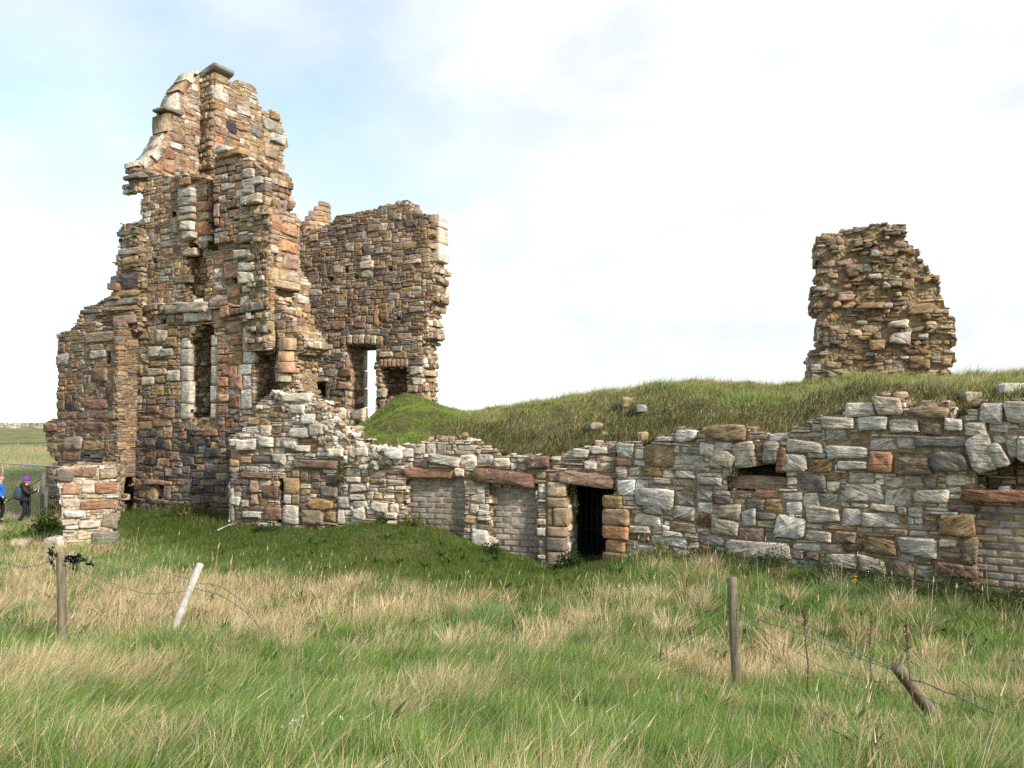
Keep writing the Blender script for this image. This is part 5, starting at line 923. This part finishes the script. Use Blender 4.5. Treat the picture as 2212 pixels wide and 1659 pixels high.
wire(W3([(1574, 1297, 8.2), (1530, 1330, 8.35), (1490, 1365, 8.5), (1450, 1408, 8.62)]), 'steeper wire left of the upright right post, dropping from higher on it', seed=5, rad=.0025)
wire(W3([(1955, 1462, 6.95), (2010, 1480, 6.8), (2080, 1510, 6.6), (2150, 1542, 6.4), (2240, 1580, 6.2)]), 'doubled barbed wire running from the fallen post to the right edge', seed=6, rad=.006)
wire(W3([(1985, 1500, 7.05), (2060, 1535, 6.8), (2140, 1570, 6.5), (2240, 1612, 6.2)]), 'lower wire sloping from the middle of the fallen post to the right edge', seed=7, rad=.0025)
wire(W3([(122, 1208, 9.6), (105, 1213, 9.6), (75, 1224, 9.7), (44, 1226, 9.8), (-30, 1205, 10)]), 'barbed wire going left from the upright left post', seed=8)
wire(W3([(142, 1208, 9.6), (175, 1210, 9.6), (240, 1226, 9.7), (320, 1236, 9.8), (370, 1240, 9.85), (412, 1251, 9.85)]), 'top barbed wire between the upright left post and the bleached leaning post', seed=9)
wire(W3([(142, 1222, 9.6), (220, 1250, 9.6), (260, 1268, 9.65), (320, 1284, 9.7), (370, 1280, 9.75), (412, 1274, 9.75)]), 'drooping barbed wire below the top strand left of the bleached post', seed=10)
wire(W3([(425, 1262, 9.8), (452, 1260, 9.7), (490, 1272, 9.6), (520, 1296, 9.4), (548, 1335, 9.2), (566, 1368, 9.1)]), 'upper arched wire springing right from the bleached leaning post', seed=11)
wire(W3([(418, 1271, 9.8), (450, 1278, 9.7), (485, 1290, 9.55), (520, 1312, 9.4), (550, 1342, 9.2), (572, 1372, 9.1)]), 'lower arched wire right of the bleached leaning post', seed=12)
# --- black plastic
simple_mat('black_plastic', (.012, .012, .013), .35, 0, 14, .5, .004, .5)
def crumple(cx_, cy_, wpx, hpx, depth, seed):
    r_ = np.random.default_rng(seed); g_ = Geo()
    for k in range(7):
        p0 = np.array([cx_ + r_.uniform(-.5, .2) * wpx, cy_ + r_.uniform(-.5, .3) * hpx]); q = [p0]
        for _ in range(6): q.append(q[-1] + np.array([r_.uniform(-.1, .38) * wpx, r_.normal(0, .22) * hpx]))
        pts = W3([(a, b, depth + r_.normal(0, .03)) for a, b in q]); wv = np.array([0, r_.normal(0, .02), r_.uniform(.015, .05)]); V = []
        for a in pts: V += [a, a + wv * r_.uniform(.3, 1.4) + r_.normal(0, .006, 3), a + wv * .5 + np.array([0, .012, 0])]
        n_ = len(pts); Q = []
        for i in range(n_ - 1):
            for e0, e1 in ((0, 1), (1, 2), (2, 0)): Q.append((3 * i + e0, 3 * i + 3 + e0, 3 * i + 3 + e1, 3 * i + e1))
        g_.add(np.array(V), Q, [(0, 1, 2), (3 * n_ - 1, 3 * n_ - 2, 3 * n_ - 3)], (.01, .01, .01))
    return g_
g_ = crumple(156, 1210, 34, 16, 9.58, 5)
for k in range(5): tube_geo(g_, W3([(152 + k * 4, 1212, 9.58), (151 + k * 4 + (k % 2) * 2, 1222 + k % 3 * 5, 9.57), (150 + k * 4, 1230 + (k * 7) % 11, 9.56)]), [.008, .006, .002], 5, (.01, .01, .01))
solo(g_, 'plastic_sheet', 'black_plastic', 'torn black plastic caught on the wire just right of the upright left post', 'plastic')
g_ = crumple(112, 1210, 12, 22, 9.58, 8); solo(g_, 'plastic_sheet', 'black_plastic', 'small knot of black plastic hanging just left of the upright left post', 'plastic')
# --- dead stems
simple_mat('dead_stem', (.10, .05, .035), .9, 0, 40, .5)
for k, (pts, lb) in enumerate([([(1739, 1309, 8.0), (1738, 1360, 7.9), (1742, 1400, 7.7), (1746, 1440, 7.5), (1744, 1545, 7.2)], 'tall dark red dead dock stem between the upright and the fallen right posts'),
                               ([(1882, 1328, 8.6), (1879, 1400, 8.5), (1880, 1440, 8.4), (1886, 1478, 8.3)], 'shorter reddish dead stem just left of the fallen post'),
                               ([(1957, 1336, 7.2), (1960, 1420, 6.9), (1968, 1480, 6.5), (1978, 1560, 6.2), (1982, 1640, 5.9)], 'dark dead stem crossing behind the fallen post'),
                               ([(1172, 1340, 11.2), (1170, 1385, 10.9), (1168, 1420, 10.7)], 'thin reddish dead stem standing alone in the middle of the meadow')]):
    g_ = Geo(); q = np.array(W3(pts)); q[-1, 2] = float(ground_z(q[-1:, 0], q[-1:, 1])[0]) - .05; tube_geo(g_, q, np.linspace(.004, .009, len(q)), 6, (.1, .05, .04), True, .1, k)
    r_ = np.random.default_rng(k)
    for _ in range(26):
        t = r_.random() * .45; a = q[0] + (q[1] - q[0]) * t * 2; d = r_.normal(0, 1, 3) * .02; d[2] = abs(d[2]) + .01; tube_geo(g_, [a, a + d], [.004, .005], 4, (.1, .05, .04))
    solo(g_, 'dead_stem', 'dead_stem', lb, 'dead plant', 'dead dock stems')
g_ = Geo(); q0 = P(1431, 1366, 8.9); q1 = P(1427, 1408, 8.8); tube_geo(g_, [q0, q1, q1 - np.array([0, 0, .2])], .010, 6, (.5, .5, .5)); solo(g_, 'stick', 'wood_silver', 'short white stick upright in the grass left of the right post', 'stick')
# --- flowers
simple_mat('petal_white', (.75, .75, .72), .6); simple_mat('petal_yellow', (.75, .42, .02), .6)
def flower(p, hgt, rad, mat, label, group, name, cat, heads=1, seed=0):
    r_ = np.random.default_rng(seed); root = thing(name, tuple(p), label, cat, group); g_ = Geo(); hd = Geo()
    for h in range(heads):
        a = p + np.array([r_.normal(0, .05), r_.normal(0, .05), hgt * r_.uniform(.8, 1.1)]) if heads > 1 else p + np.array([.04, 0, hgt]); tube_geo(g_, [p, (p + a) / 2 + np.array([.01, 0, 0]), a], .003, 5, np.array(GREEN)); A_2 = np.arange(8) * math.pi / 4
        for k in range(8):
            d = np.array([math.cos(A_2[k]), math.sin(A_2[k]), .25]); s_ = np.array([-math.sin(A_2[k]), math.cos(A_2[k]), 0]) * rad * .32
            hd.add(np.array([a, a + d * rad * .6 + s_, a + d * rad, a + d * rad * .6 - s_]), [(0, 1, 2, 3)], None, (.7, .7, .7))
        tube_geo(hd, [a - np.array([0, 0, .006]), a + np.array([0, 0, .012])], rad * .35, 8, (.7, .6, .2))
    g_.build('stem', ('grass',), root); hd.build('flower_head', (mat,), root); return root
for k, (x, y) in enumerate([(638, 1574), (610, 1592), (616, 1585), (623, 1585), (593, 1600), (631, 1597), (648, 1608), (680, 1592), (720, 1576), (724, 1580)]):
    q = ground_hit(x, y + 34); flower(q, .16, .011, 'petal_white', 'small white daisy in the foreground grass', 'white daisies in the foreground grass', 'daisy', 'flower', seed=k)
q = mound_hit(1622, 850); flower(q, .26, .05, 'petal_yellow', 'yellow ragwort flowering on the skyline of the mound', None, 'ragwort', 'flower', 4, 5)
q = ground_hit(1846, 1300); flower(q, .35, .03, 'petal_yellow', 'yellow ragwort in the grass between the right posts and the wall', None, 'ragwort', 'flower', 4, 6)
# --- leafy plants
def leafy(p, rx, rz_, n, ls, cols, label, name='shrub', cat='shrub', seed=0, ry=None):
    r_ = np.random.default_rng(seed); ry = ry or rx * .7; gL = Grass(); u = r_.normal(0, 1, (n, 3)); u /= np.linalg.norm(u, axis=1)[:, None]; u *= (r_.random(n) ** .4)[:, None] * (1 + .25 * np.sin(u[:, :1] * 5 + seed) + .2 * np.sin(u[:, 1:2] * 7 + u[:, 2:3] * 6)); u[:, 2] = np.abs(u[:, 2])
    root = np.array(p) + u * np.array([rx, ry, rz_]); c = np.array(cols)[r_.integers(0, len(cols), n)] * r_.uniform(.6, 1.4, (n, 1))
    gL.add(blades(root, ls * r_.uniform(.6, 1.4, n), ls * .62 * r_.uniform(.6, 1.3, n), r_.normal(0, 1.1, (n, 2)), c, seg=3, r=r_))
    ns = max(8, n // 30); gL.add(blades(np.array(p) + r_.normal(0, .25, (ns, 3)) * np.array([rx, ry, 0]), np.full(ns, rz_ * .9), np.full(ns, .012), r_.normal(0, .5, (ns, 2)), np.tile(np.array([.07, .08, .03]), (ns, 1)), seg=3, r=r_))
    V = np.concatenate(gL.V); base = np.array(p, float); gL.V = [v - base for v in gL.V]; o = gL.build(name); o.location = base; return tag(o, label, cat, 'weeds and bushes at the wall foot')
NET = [(.10, .17, .03), (.15, .22, .04), (.07, .12, .02), (.2, .24, .05)]; DKG = [(.04, .075, .02), (.06, .10, .025), (.03, .055, .015)]; YG = [(.16, .17, .03), (.22, .2, .05), (.09, .11, .025)]
def on_ground(x, d): q = P(x, 918, d); return np.array([q[0], q[1], float(ground_z(q[:1], q[1:2])[0])])
leafy(on_ground(106, 21.5), .52, .62, 900, .10, NET, 'bright green nettle clump between the fence and the small pillar', 'nettle', 'plant', 1)
leafy(on_ground(36, 21.2), .40, .25, 350, .08, NET, 'low green nettle patch at the feet of the walkers', 'nettle', 'plant', 2)
leafy(on_ground(890, 18.2), .28, .30, 420, .06, YG, 'small bush against the left bricked up opening', seed=3)
leafy(on_ground(834, 18.5), .22, .20, 300, .06, DKG, 'dark little bush at the wall foot left of the left bricked up opening', seed=4)
leafy(on_ground(1066, 17.35), .22, .30, 350, .06, DKG, 'dark weeds under the middle bricked up opening', seed=5)
leafy(on_ground(1232, 16.6), .25, .34, 400, .08, DKG, 'dark leafy weeds in front of the open doorway', seed=6)
leafy(on_ground(1425, 15.8), .38, .36, 600, .06, YG, 'rounded yellow green bush at the wall foot right of the doorway', seed=7)
leafy(on_ground(580, 19.5), .5, .28, 500, .06, DKG, 'dark green shrub at the foot of the wall below the blocked doorway', seed=8)
for k, (x, rx, rz_, lb, nm) in enumerate([(1530, .55, .30, 'dark weeds at the wall foot left of the arched niche', 'weeds'), (1660, .6, .36, 'dark tangled weeds at the wall foot below the arched niche', 'weeds'), (1790, .65, .32, 'low dark bramble patch along the foot of the right wall, between niche and right infill', 'bramble'), (1920, .65, .40, 'tall dark bramble right of the low one along the foot of the right wall', 'bramble'), (2050, .6, .44, 'dark bramble before the left edge of the right bricked up opening', 'bramble'), (2175, .5, .30, 'bramble at the right picture edge under the brick infill', 'bramble')]):
    leafy(on_ground(x, W.at(x)[1] - .38), rx, rz_, 1000, .055, DKG + [(.09, .085, .03)], lb, nm, 'weeds' if nm == 'weeds' else 'bramble', 50 + k, rx * .7)
leafy(on_ground(420, 22.2), .9, .38, 900, .07, YG + [(.12, .10, .06)], 'brownish tall weeds along the foot of the tower', 'weeds', seed=11)
u_, v_ = A.uv(741, 1040); leafy(A.p3(u_, v_, .05), .16, .45, 300, .06, YG, 'yellow green plant rooted in the wall right of the orange lintel', 'wall_plant', 'plant', 12, .12)
for k, (pl_, x, y, lb, sx) in enumerate([(TU, 284, 486, 'tuft of grass on top of the stair turret', .22), (G, 858, 442, 'dry tuft on the highest point of the broad rubble wall', .3), (ST, 1915, 488, 'mossy turf cap on top of the lone wall stump', .5), (LB, 185, 702, 'withered grass on the sloping head of the left wing', .35), (A, 690, 862, 'weeds on the broken wall head below the tower', .35), (A, 712, 985, 'dark grass tuft above the orange lintel', .35), (PI_, 190, 1010, 'dry grass on top of the small pillar', .3)]):
    u_, v_ = pl_.uv(x, y); b_ = pl_.p3(u_, v_ - .04, -.25); r_ = np.random.default_rng(k); n = 260; gL = Grass(); rt = np.stack([r_.uniform(-.75, .75, n) * sx, r_.normal(0, .07, n), r_.normal(0, .01, n)], 1)
    gL.add(blades(rt, r_.uniform(.05, .18, n), np.full(n, .012), r_.normal(0, .5, (n, 2)), np.where((r_.random(n) < .5)[:, None], np.array([.10, .12, .035]), np.array([.24, .19, .09])) * r_.uniform(.6, 1.3, (n, 1)), seg=2, r=r_)); o = gL.build('grass_tuft'); o.location = b_; tag(o, lb, 'grass tuft', 'grass tufts growing on the ruins')
# --- boulders and fallen stones
def boulder(p, s3, col, label, name='boulder', seed=0, mat='stone', group='fallen stones on the ground', sink=.25):
    r_ = np.random.default_rng(seed); nu, nv = 18, 11; V = []
    for j in range(nv + 1):
        th = math.pi * j / nv
        for i in range(nu):
            ph = 2 * math.pi * i / nu; d = np.array([math.sin(th) * math.cos(ph), math.sin(th) * math.sin(ph), math.cos(th)]); q = np.sign(d) * np.abs(d) ** .5
            V.append(q * (1 + .10 * math.sin(3 * ph + seed) * math.sin(th) + .07 * math.sin(5 * th + seed * 2 + ph)) * np.array(s3) + r_.normal(0, .06, 3) * np.array(s3))
    V = np.array(V); V[:, 2] += s3[2] * (1 - sink); i = np.arange(nu); j = (i + 1) % nu; Q = np.concatenate([np.stack([k * nu + i, (k + 1) * nu + i, (k + 1) * nu + j, k * nu + j], 1) for k in range(nv)])
    g_ = Geo(); g_.add(V, Q, None, vary(r_, COL[col], .05), V + r_.uniform(0, 9, 3)); o = g_.build(name, (mat,), None, True); o.location = p; o.rotation_euler = (0, 0, r_.uniform(-.4, .4)); return tag(o, label, 'stone', group)
boulder(on_ground(50, 19.6), (.21, .17, .13), 'sand', 'pale rounded boulder on the ground below the walkers', seed=1, mat='stone_lichen')
boulder(on_ground(128, 19.2), (.20, .17, .20), 'pale', 'taller pale boulder lying beside the small pillar', seed=2, mat='stone_lichen')
boulder(on_ground(10, 19.8), (.10, .10, .06), 'sand', 'low stone by the left edge of the picture', seed=3)
for k, (x, y, s3, cl, lb) in enumerate([(1287, 926, (.17, .14, .09), 'tan', 'flat topped tan stone lying on the scrub above the doorway'), (1355, 874, (.14, .12, .12), 'tan', 'tan stone bedded in the mound just under its skyline'), (1385, 884, (.13, .12, .10), 'greyd', 'darker stone beside the tan one high on the mound'), (1308, 938, (.07, .06, .06), 'greyl', 'small grey stone below the flat topped stone'), (1326, 940, (.09, .06, .05), 'greyl', 'little pale slab above the doorway lintel'), (1388, 946, (.11, .09, .10), 'sand', 'yellowish stone at the head of the wall right of the doorway'), (1006, 945, (.07, .06, .07), 'tan', 'small upright tan stone at the foot of the mound'), (2100, 858, (.16, .12, .10), 'grey', 'grey stone half buried in turf above the right wall'), (2190, 846, (.30, .16, .10), 'greyl', 'long pale slab on the turf at the far right')]):
    boulder(mound_hit(x, y), s3, cl, lb, 'fallen_stone', 20 + k, group='loose stones on the mound', sink=.55)
boulder(on_ground(850, 18.4), (.12, .1, .05), 'pale', 'pale flake of stone lying under the wall left of the bricked up openings', 'fallen_stone', 42)
g_ = Geo(); q0 = ground_hit(470, 1153); q1 = ground_hit(512, 1139); tube_geo(g_, [q0 + np.array([0, 0, .08]), (q0 + q1) / 2 + np.array([0, 0, .12]), q1 + np.array([0, 0, .10])], .022, 8, (.3, .3, .3), True, .1); solo(g_, 'driftwood', 'wood_silver', 'grey branch lying on the grass bank under the tower', 'branch')
# --- far field wall and spire
fw = Plane((-100, 132), (-38, 126))
o = thing('field_wall', (-70, 129, CZ - 1.0), 'low drystone wall along the top of the far field', 'wall')
wall('drystone', fw, [(0, CZ - 1.0), (fw.len, CZ - 1.0), (fw.len, CZ + .42), (0, CZ + .42)], lambda x, y: [('greyl', 3), ('grey', 2), ('pink', 1)], sizes=[(1, .5, 1.2, .25, .5)], cell=.25, th=.8, parent=o, uvpoly=True, edge=False, seed=131, ragged=.1, gap=.02)
sp = P(791, 897, 320); spz = P(791, 886, 320)[2]; g_ = Geo(); tube_geo(g_, [(sp[0], sp[1], 0), (sp[0], sp[1], sp[2] - 1.2)], 1.1, 8, COL['grey']); tube_geo(g_, [(sp[0], sp[1], sp[2] - 1.2), (sp[0], sp[1], spz)], [.9, .05], 8, COL['greyd']); solo(g_, 'spire', 'stone_dressed', 'tiny distant grey spire seen through the tall doorway gap', 'spire')
# --- site fence
simple_mat('galvanised', (.42, .45, .44), .45, .7, 30, .25); 
def fpanel(a, b, z0, z1, label, corner=True):
    a, b = np.array(a, float), np.array(b, float); root = thing('site_fence_panel', (*((a + b) / 2), z0), label, 'fence', 'metal site fence panels'); A3 = lambda t, z: np.array([*(a + (b - a) * t), z]); ln = np.linalg.norm(b - a)
    g_ = Geo(); c = .12 / ln; pts = [A3(0, z0), A3(0, z1 - .12), A3(c * .3, z1 - .035), A3(c, z1), A3(1 - c, z1), A3(1 - c * .3, z1 - .035), A3(1, z1 - .12), A3(1, z0)]; tube_geo(g_, pts, .021, 8); g_.build('tube_frame', ('galvanised',), root)
    g_ = Geo(); tube_geo(g_, [A3(0, z0 + .12), A3(1, z0 + .12)], .019, 8); g_.build('bottom_rail', ('galvanised',), root)
    g_ = Geo()
    for k in range(1, int(ln / .12)): tube_geo(g_, [A3(k * .12 / ln, z0 + .12), A3(k * .12 / ln, z1)], .0014, 4, (.4, .4, .4), False)
    for k in range(1, 9): tube_geo(g_, [A3(0, z0 + .12 + k * .23), A3(1, z0 + .12 + k * .23)], .0014, 4, (.4, .4, .4), False)
    g_.build('wire_mesh', ('galvanised',), root); return root
fa = P(-140, 918, 28.6); fb = P(147, 918, 23.7); fz0 = P(60, 1139, 25.6)[2] - .12; fz1 = P(60, 1004, 25.6)[2]
fm = np.array(fa[:2]) + (np.array(fb[:2]) - np.array(fa[:2])) * .52
fpanel(fm + np.array([-.0, .06]), fb[:2], fz0, fz1 + .03, 'right hand metal mesh fence panel ending against the tower')
fpanel(fa[:2], fm + np.array([.25, -.1]), fz0 - .05, fz1 - .03, 'left hand metal mesh fence panel cut off by the picture edge')
def plank(x, yt, yb, d, wd, label):
    t, b = P(x, yt, d), P(x, yb, d); g_ = Geo(); boxgeo(g_, b - np.array([wd / 2, 0, .2]), (wd, 0, 0), (0, wd * .8, 0), (0, 0, t[2] - b[2] + .2), (.2, .2, .2)); return solo(g_, 'wooden_stake', 'wood_dark', label, 'stake', 'grey wooden stakes by the tower')
plank(90, 1019, 1112, 24.9, .11, 'taller grey wooden stake left of the tower base'); plank(97, 1052, 1117, 24.6, .10, 'shorter grey wooden stake touching the tower base')
wire([P(-20, 959, 27.5), P(60, 957.5, 27), P(112, 956, 26.2)], 'single smooth wire stretched across the field left of the tower', .011, False, None, 'fence_wire')
g_ = Geo(); tube_geo(g_, [P(15, 1084, 25.3), P(90, 1034, 25.0)], .012, 6); solo(g_, 'fence_brace', 'iron', 'thin dark pole slanting up behind the walker to the wooden stake', 'pole')
# ------------------------------------------------------------------ people
def skin(name, J, E, mat, parent, sub=2, at=None, rz=0.0, sc=1.0):
    ks = list(J); ix = {k: i for i, k in enumerate(ks)}; me = bpy.data.meshes.new(name + '_base'); me.from_pydata([J[k][:3] for k in ks], [(ix[a], ix[b]) for a, b in E], []); o = bpy.data.objects.new(name + '_tmp', me); SC.collection.objects.link(o)
    md = o.modifiers.new('s', 'SKIN'); md.use_smooth_shade = True; sd = o.modifiers.new('d', 'SUBSURF'); sd.levels = sub; sd.render_levels = sub
    for i, k in enumerate(ks):
        q = J[k]; v = me.skin_vertices[0].data[i]; v.radius = (q[3], q[4] if len(q) > 4 else q[3]); v.use_root = (i == 0)
    dg = bpy.context.evaluated_depsgraph_get(); dg.update(); nm = bpy.data.meshes.new_from_object(o.evaluated_get(dg)); bpy.data.objects.remove(o); nm.name = name
    for p_ in nm.polygons: p_.use_smooth = True
    nm.materials.clear(); nm.materials.append(MATS[mat]); r = bpy.data.objects.new(name, nm); SC.collection.objects.link(r); r.parent = parent; return r
def blob(name, c, s3, mat, parent, seed=0, pw=.9, zmin=None):
    nu, nv = 16, 10; V = []; r_ = np.random.default_rng(seed)
    for j in range(nv + 1):
        th = math.pi * j / nv
        for i in range(nu):
            ph = 2 * math.pi * i / nu; d = np.array([math.sin(th) * math.cos(ph), math.sin(th) * math.sin(ph), math.cos(th)]); V.append(np.sign(d) * np.abs(d) ** pw * np.array(s3) * (1 + r_.normal(0, .02)))
    V = np.array(V)
    if zmin is not None: V[:, 2] = np.maximum(V[:, 2], zmin)
    V += np.array(c); i = np.arange(nu); j = (i + 1) % nu; Q = np.concatenate([np.stack([k * nu + i, (k + 1) * nu + i, (k + 1) * nu + j, k * nu + j], 1) for k in range(nv)]); o = to_mesh(name, V, Q, None, None, (mat,), None, True); o.parent = parent; return o
for nm_, c_, ro in (('skin', (.55, .33, .24), .5), ('coat_black', (.018, .017, .018), .7), ('trousers_black', (.012, .012, .014), .6), ('coat_blue', (.02, .16, .55), .6), ('hat_purple', (.20, .035, .38), .9), ('hat_red', (.5, .03, .04), .9), ('hat_cream', (.6, .55, .45), .9), ('hair_red', (.30, .11, .04), .8), ('boot', (.03, .022, .018), .7), ('bag_blue', (.035, .055, .085), .7), ('paper', (.75, .72, .74), .6), ('glove', (.02, .025, .03), .8), ('eye_dark', (.02, .015, .012), .3)): simple_mat(nm_, c_, ro, 0, 25, .2)
def hand_j(J, E, tag_, wrist, palm, dirv, upv, curl=.5):
    dirv = np.array(dirv, float); dirv /= np.linalg.norm(dirv); upv = np.array(upv, float); side = np.cross(dirv, upv); side /= np.linalg.norm(side); J[tag_ + 'palm'] = (*palm, .03, .018); E.append((wrist, tag_ + 'palm')); pa = np.array(palm)
    for k, (off, l_) in enumerate(((-.027, .062), (-.009, .072), (.009, .068), (.027, .052))):
        b = pa + dirv * .045 + side * off; m = b + dirv * l_ * .5 - upv * l_ * .15 * curl; t = m + dirv * l_ * .35 - upv * l_ * .5 * curl
        for s_, q, r_ in (('a', b, .010), ('b', m, .009), ('c', t, .007)): J[f'{tag_}f{k}{s_}'] = (*q, r_)
        E += [(tag_ + 'palm', f'{tag_}f{k}a'), (f'{tag_}f{k}a', f'{tag_}f{k}b'), (f'{tag_}f{k}b', f'{tag_}f{k}c')]
    b = pa + side * -.035 + dirv * .005; t = b + dirv * .035 - side * .012
    J[tag_ + 'ta'] = (*b, .011); J[tag_ + 'tb'] = (*t, .009); E += [(tag_ + 'palm', tag_ + 'ta'), (tag_ + 'ta', tag_ + 'tb')]
def person(loc, rz, h, label, coat, hat, raise_hand, glove=False, hair=True):
    root = thing('person', tuple(loc), label, 'person', None); root.rotation_euler = (0, 0, rz); root.scale = (h / 1.68,) * 3
    hipL, hipR = (0, .09, .90), (0, -.09, .90); kL, kR = (.10, .10, .50), (.02, -.10, .49); aL, aR = (.02, .10, .09), (-.20, -.10, .13); tL, tR = (.16, .10, .035), (-.07, -.10, .05)
    sL, sR = (-.01, .19, 1.36), (-.01, -.19, 1.36)
    if raise_hand: eR, wR, pR = (.14, -.25, 1.13), (.32, -.20, 1.27), (.37, -.19, 1.32); eL, wL, pL_ = (.15, .24, 1.14), (.33, .14, 1.26), (.38, .12, 1.30)
    else: eR, wR, pR = (.04, -.26, 1.10), (.20, -.24, .93), (.26, -.23, .88); eL, wL, pL_ = (-.05, .26, 1.10), (.03, .27, .86), (.05, .27, .79)
    J = {'pelvis': (0, 0, .95, .13, .10), 'waist': (0, 0, 1.10, .12, .09), 'chest': (0, 0, 1.30, .14, .10), 'neck': (.01, 0, 1.45, .052), 'jaw': (.035, 0, 1.53, .06), 'head': (.02, 0, 1.61, .085, .075), 'crown': (.01, 0, 1.67, .05), 'nose': (.125, 0, 1.575, .012), 'earL': (.01, .08, 1.58, .014), 'earR': (.01, -.08, 1.58, .014),
         'hipL': (*hipL, .085), 'kL': (*kL, .055), 'aL': (*aL, .036), 'tL': (*tL, .03), 'hipR': (*hipR, .085), 'kR': (*kR, .055), 'aR': (*aR, .036), 'tR': (*tR, .03),
         'sL': (*sL, .055), 'eL': (*eL, .04), 'wL': (*wL, .028), 'sR': (*sR, .055), 'eR': (*eR, .04), 'wR': (*wR, .028)}
    E = [('pelvis', 'waist'), ('waist', 'chest'), ('chest', 'neck'), ('neck', 'jaw'), ('jaw', 'head'), ('head', 'crown'), ('jaw', 'nose'), ('head', 'earL'), ('head', 'earR'), ('pelvis', 'hipL'), ('hipL', 'kL'), ('kL', 'aL'), ('aL', 'tL'), ('pelvis', 'hipR'), ('hipR', 'kR'), ('kR', 'aR'), ('aR', 'tR'), ('chest', 'sL'), ('sL', 'eL'), ('eL', 'wL'), ('chest', 'sR'), ('sR', 'eR'), ('eR', 'wR')]
    for t_, w_, p_ in (('L', wL, pL_), ('R', wR, pR)): hand_j(J, E, t_, 'w' + t_, p_, np.array(p_) - np.array(w_), (0, 0, 1), .6)
    skin('body', J, E, 'skin', root, 2)
    mid = lambda a, b, t: tuple(np.array(a) * (1 - t) + np.array(b) * t)
    skin('jacket', {'c': (0, 0, 1.28, .185, .15), 'w': (0, 0, 1.08, .175, .15), 'h': (-.01, 0, .90, .19, .17), 'hem': (-.01, 0, .78, .20, .18), 'n': (.0, 0, 1.43, .09), 'sL': (*sL, .085), 'eL': (*eL, .07), 'wL': (*mid(eL, wL, .92), .05), 'sR': (*sR, .085), 'eR': (*eR, .07), 'wR': (*mid(eR, wR, .92), .05)}, [('c', 'w'), ('w', 'h'), ('h', 'hem'), ('c', 'n'), ('c', 'sL'), ('sL', 'eL'), ('eL', 'wL'), ('c', 'sR'), ('sR', 'eR'), ('eR', 'wR')], coat, root, 2)
    blob('hood', (-.10, 0, 1.44), (.09, .13, .08), coat, root, 3)
    skin('trousers', {'p': (0, 0, .90, .15, .12), 'hL': (0, .09, .84, .10), 'kL': (*kL, .075), 'aL': (*mid(kL, aL, .93), .06), 'hR': (0, -.09, .84, .10), 'kR': (*kR, .075), 'aR': (*mid(kR, aR, .93), .06)}, [('p', 'hL'), ('hL', 'kL'), ('kL', 'aL'), ('p', 'hR'), ('hR', 'kR'), ('kR', 'aR')], 'trousers_black', root, 2)
    for a, t in ((aL, tL), (aR, tR)): skin('boot', {'a': (a[0], a[1], a[2] + .06, .055), 'b': (a[0] - .01, a[1], a[2] - .03, .055, .05), 't': (t[0], t[1], t[2], .045, .04)}, [('a', 'b'), ('b', 't')], 'boot', root, 2)
    hb = blob('hat', (.012, 0, 1.625), (.115, .105, .115), hat, root, 4, .85, -.02)
    blob('hat_band', (.016, 0, 1.612), (.118, .108, .03), 'hat_cream' if hat == 'hat_red' else hat, hb, 5, .6)
    if hat == 'hat_red': blob('stripe', (.012, 0, 1.665), (.108, .098, .018), 'hat_cream', hb, 6, .6)
    if hair: blob('hair', (-.01, 0, 1.555), (.095, .093, .075), 'hair_red', root, 7)
    for s_ in (-1, 1): blob('eye', (.098, s_ * .033, 1.59), (.010, .012, .009), 'eye_dark', root, 8)
    if glove:
        for p_ in (pR, pL_): blob('glove', p_, (.055, .04, .05), 'glove', root, 9)
    return root, pR
pw = on_ground(60, 25.0); hW = (1137 - 1034) * 25.0 / F
pw[2] = P(60, 1137, 25.0)[2]
w1, pr1 = person(pw, .35, hW, 'person in black coat and purple woolly hat walking right with hands raised', 'coat_black', 'hat_purple', True)
pm_ = P(-3, 1128, 25.2); hM = (1128 - 1030) * 25.2 / F
w2, pr2 = person(pm_, .2, hM, 'person in bright blue jacket and red striped hat cut off by the left edge', 'coat_blue', 'hat_red', False, True, False)
k_ = hW / 1.68; rot = Matrix.Rotation(.35, 3, 'Z'); at = lambda v: Vector(pw) + rot @ (Vector(v) * k_)
bp = thing('backpack', tuple(at((-.21, 0, .98))), 'dark blue backpack worn by the person in the purple hat', 'backpack'); bp.rotation_euler = (0, 0, .35); bp.scale = (k_,) * 3
blob('bag_body', (0, 0, .18), (.13, .16, .23), 'bag_blue', bp, 11, .6); blob('front_pocket', (-.11, 0, .10), (.05, .12, .12), 'bag_blue', bp, 12, .6); blob('top_handle', (.06, 0, .42), (.03, .04, .02), 'coat_black', bp, 13)
for s_ in (-1, 1): skin('shoulder_strap', {'a': (.05, s_ * .12, .36, .022, .012), 'b': (.20, s_ * .14, .47, .022, .012), 'c': (.36, s_ * .14, .42, .022, .012), 'd': (.42, s_ * .16, .25, .02, .012)}, [('a', 'b'), ('b', 'c'), ('c', 'd')], 'coat_black', bp, 1)
mp_o = thing('leaflet', tuple(at((.44, -.03, 1.28))), 'small pale sheet held up in the hands of the person in black', 'leaflet'); g_ = Geo(); boxgeo(g_, np.array(mp_o.location) + np.array([-.01, -.13, -.10]), (.012, 0, .02), (.03, .26, 0), (.06, 0, .17), (.7, .7, .7)); g_.build('sheet', ('paper',), mp_o)
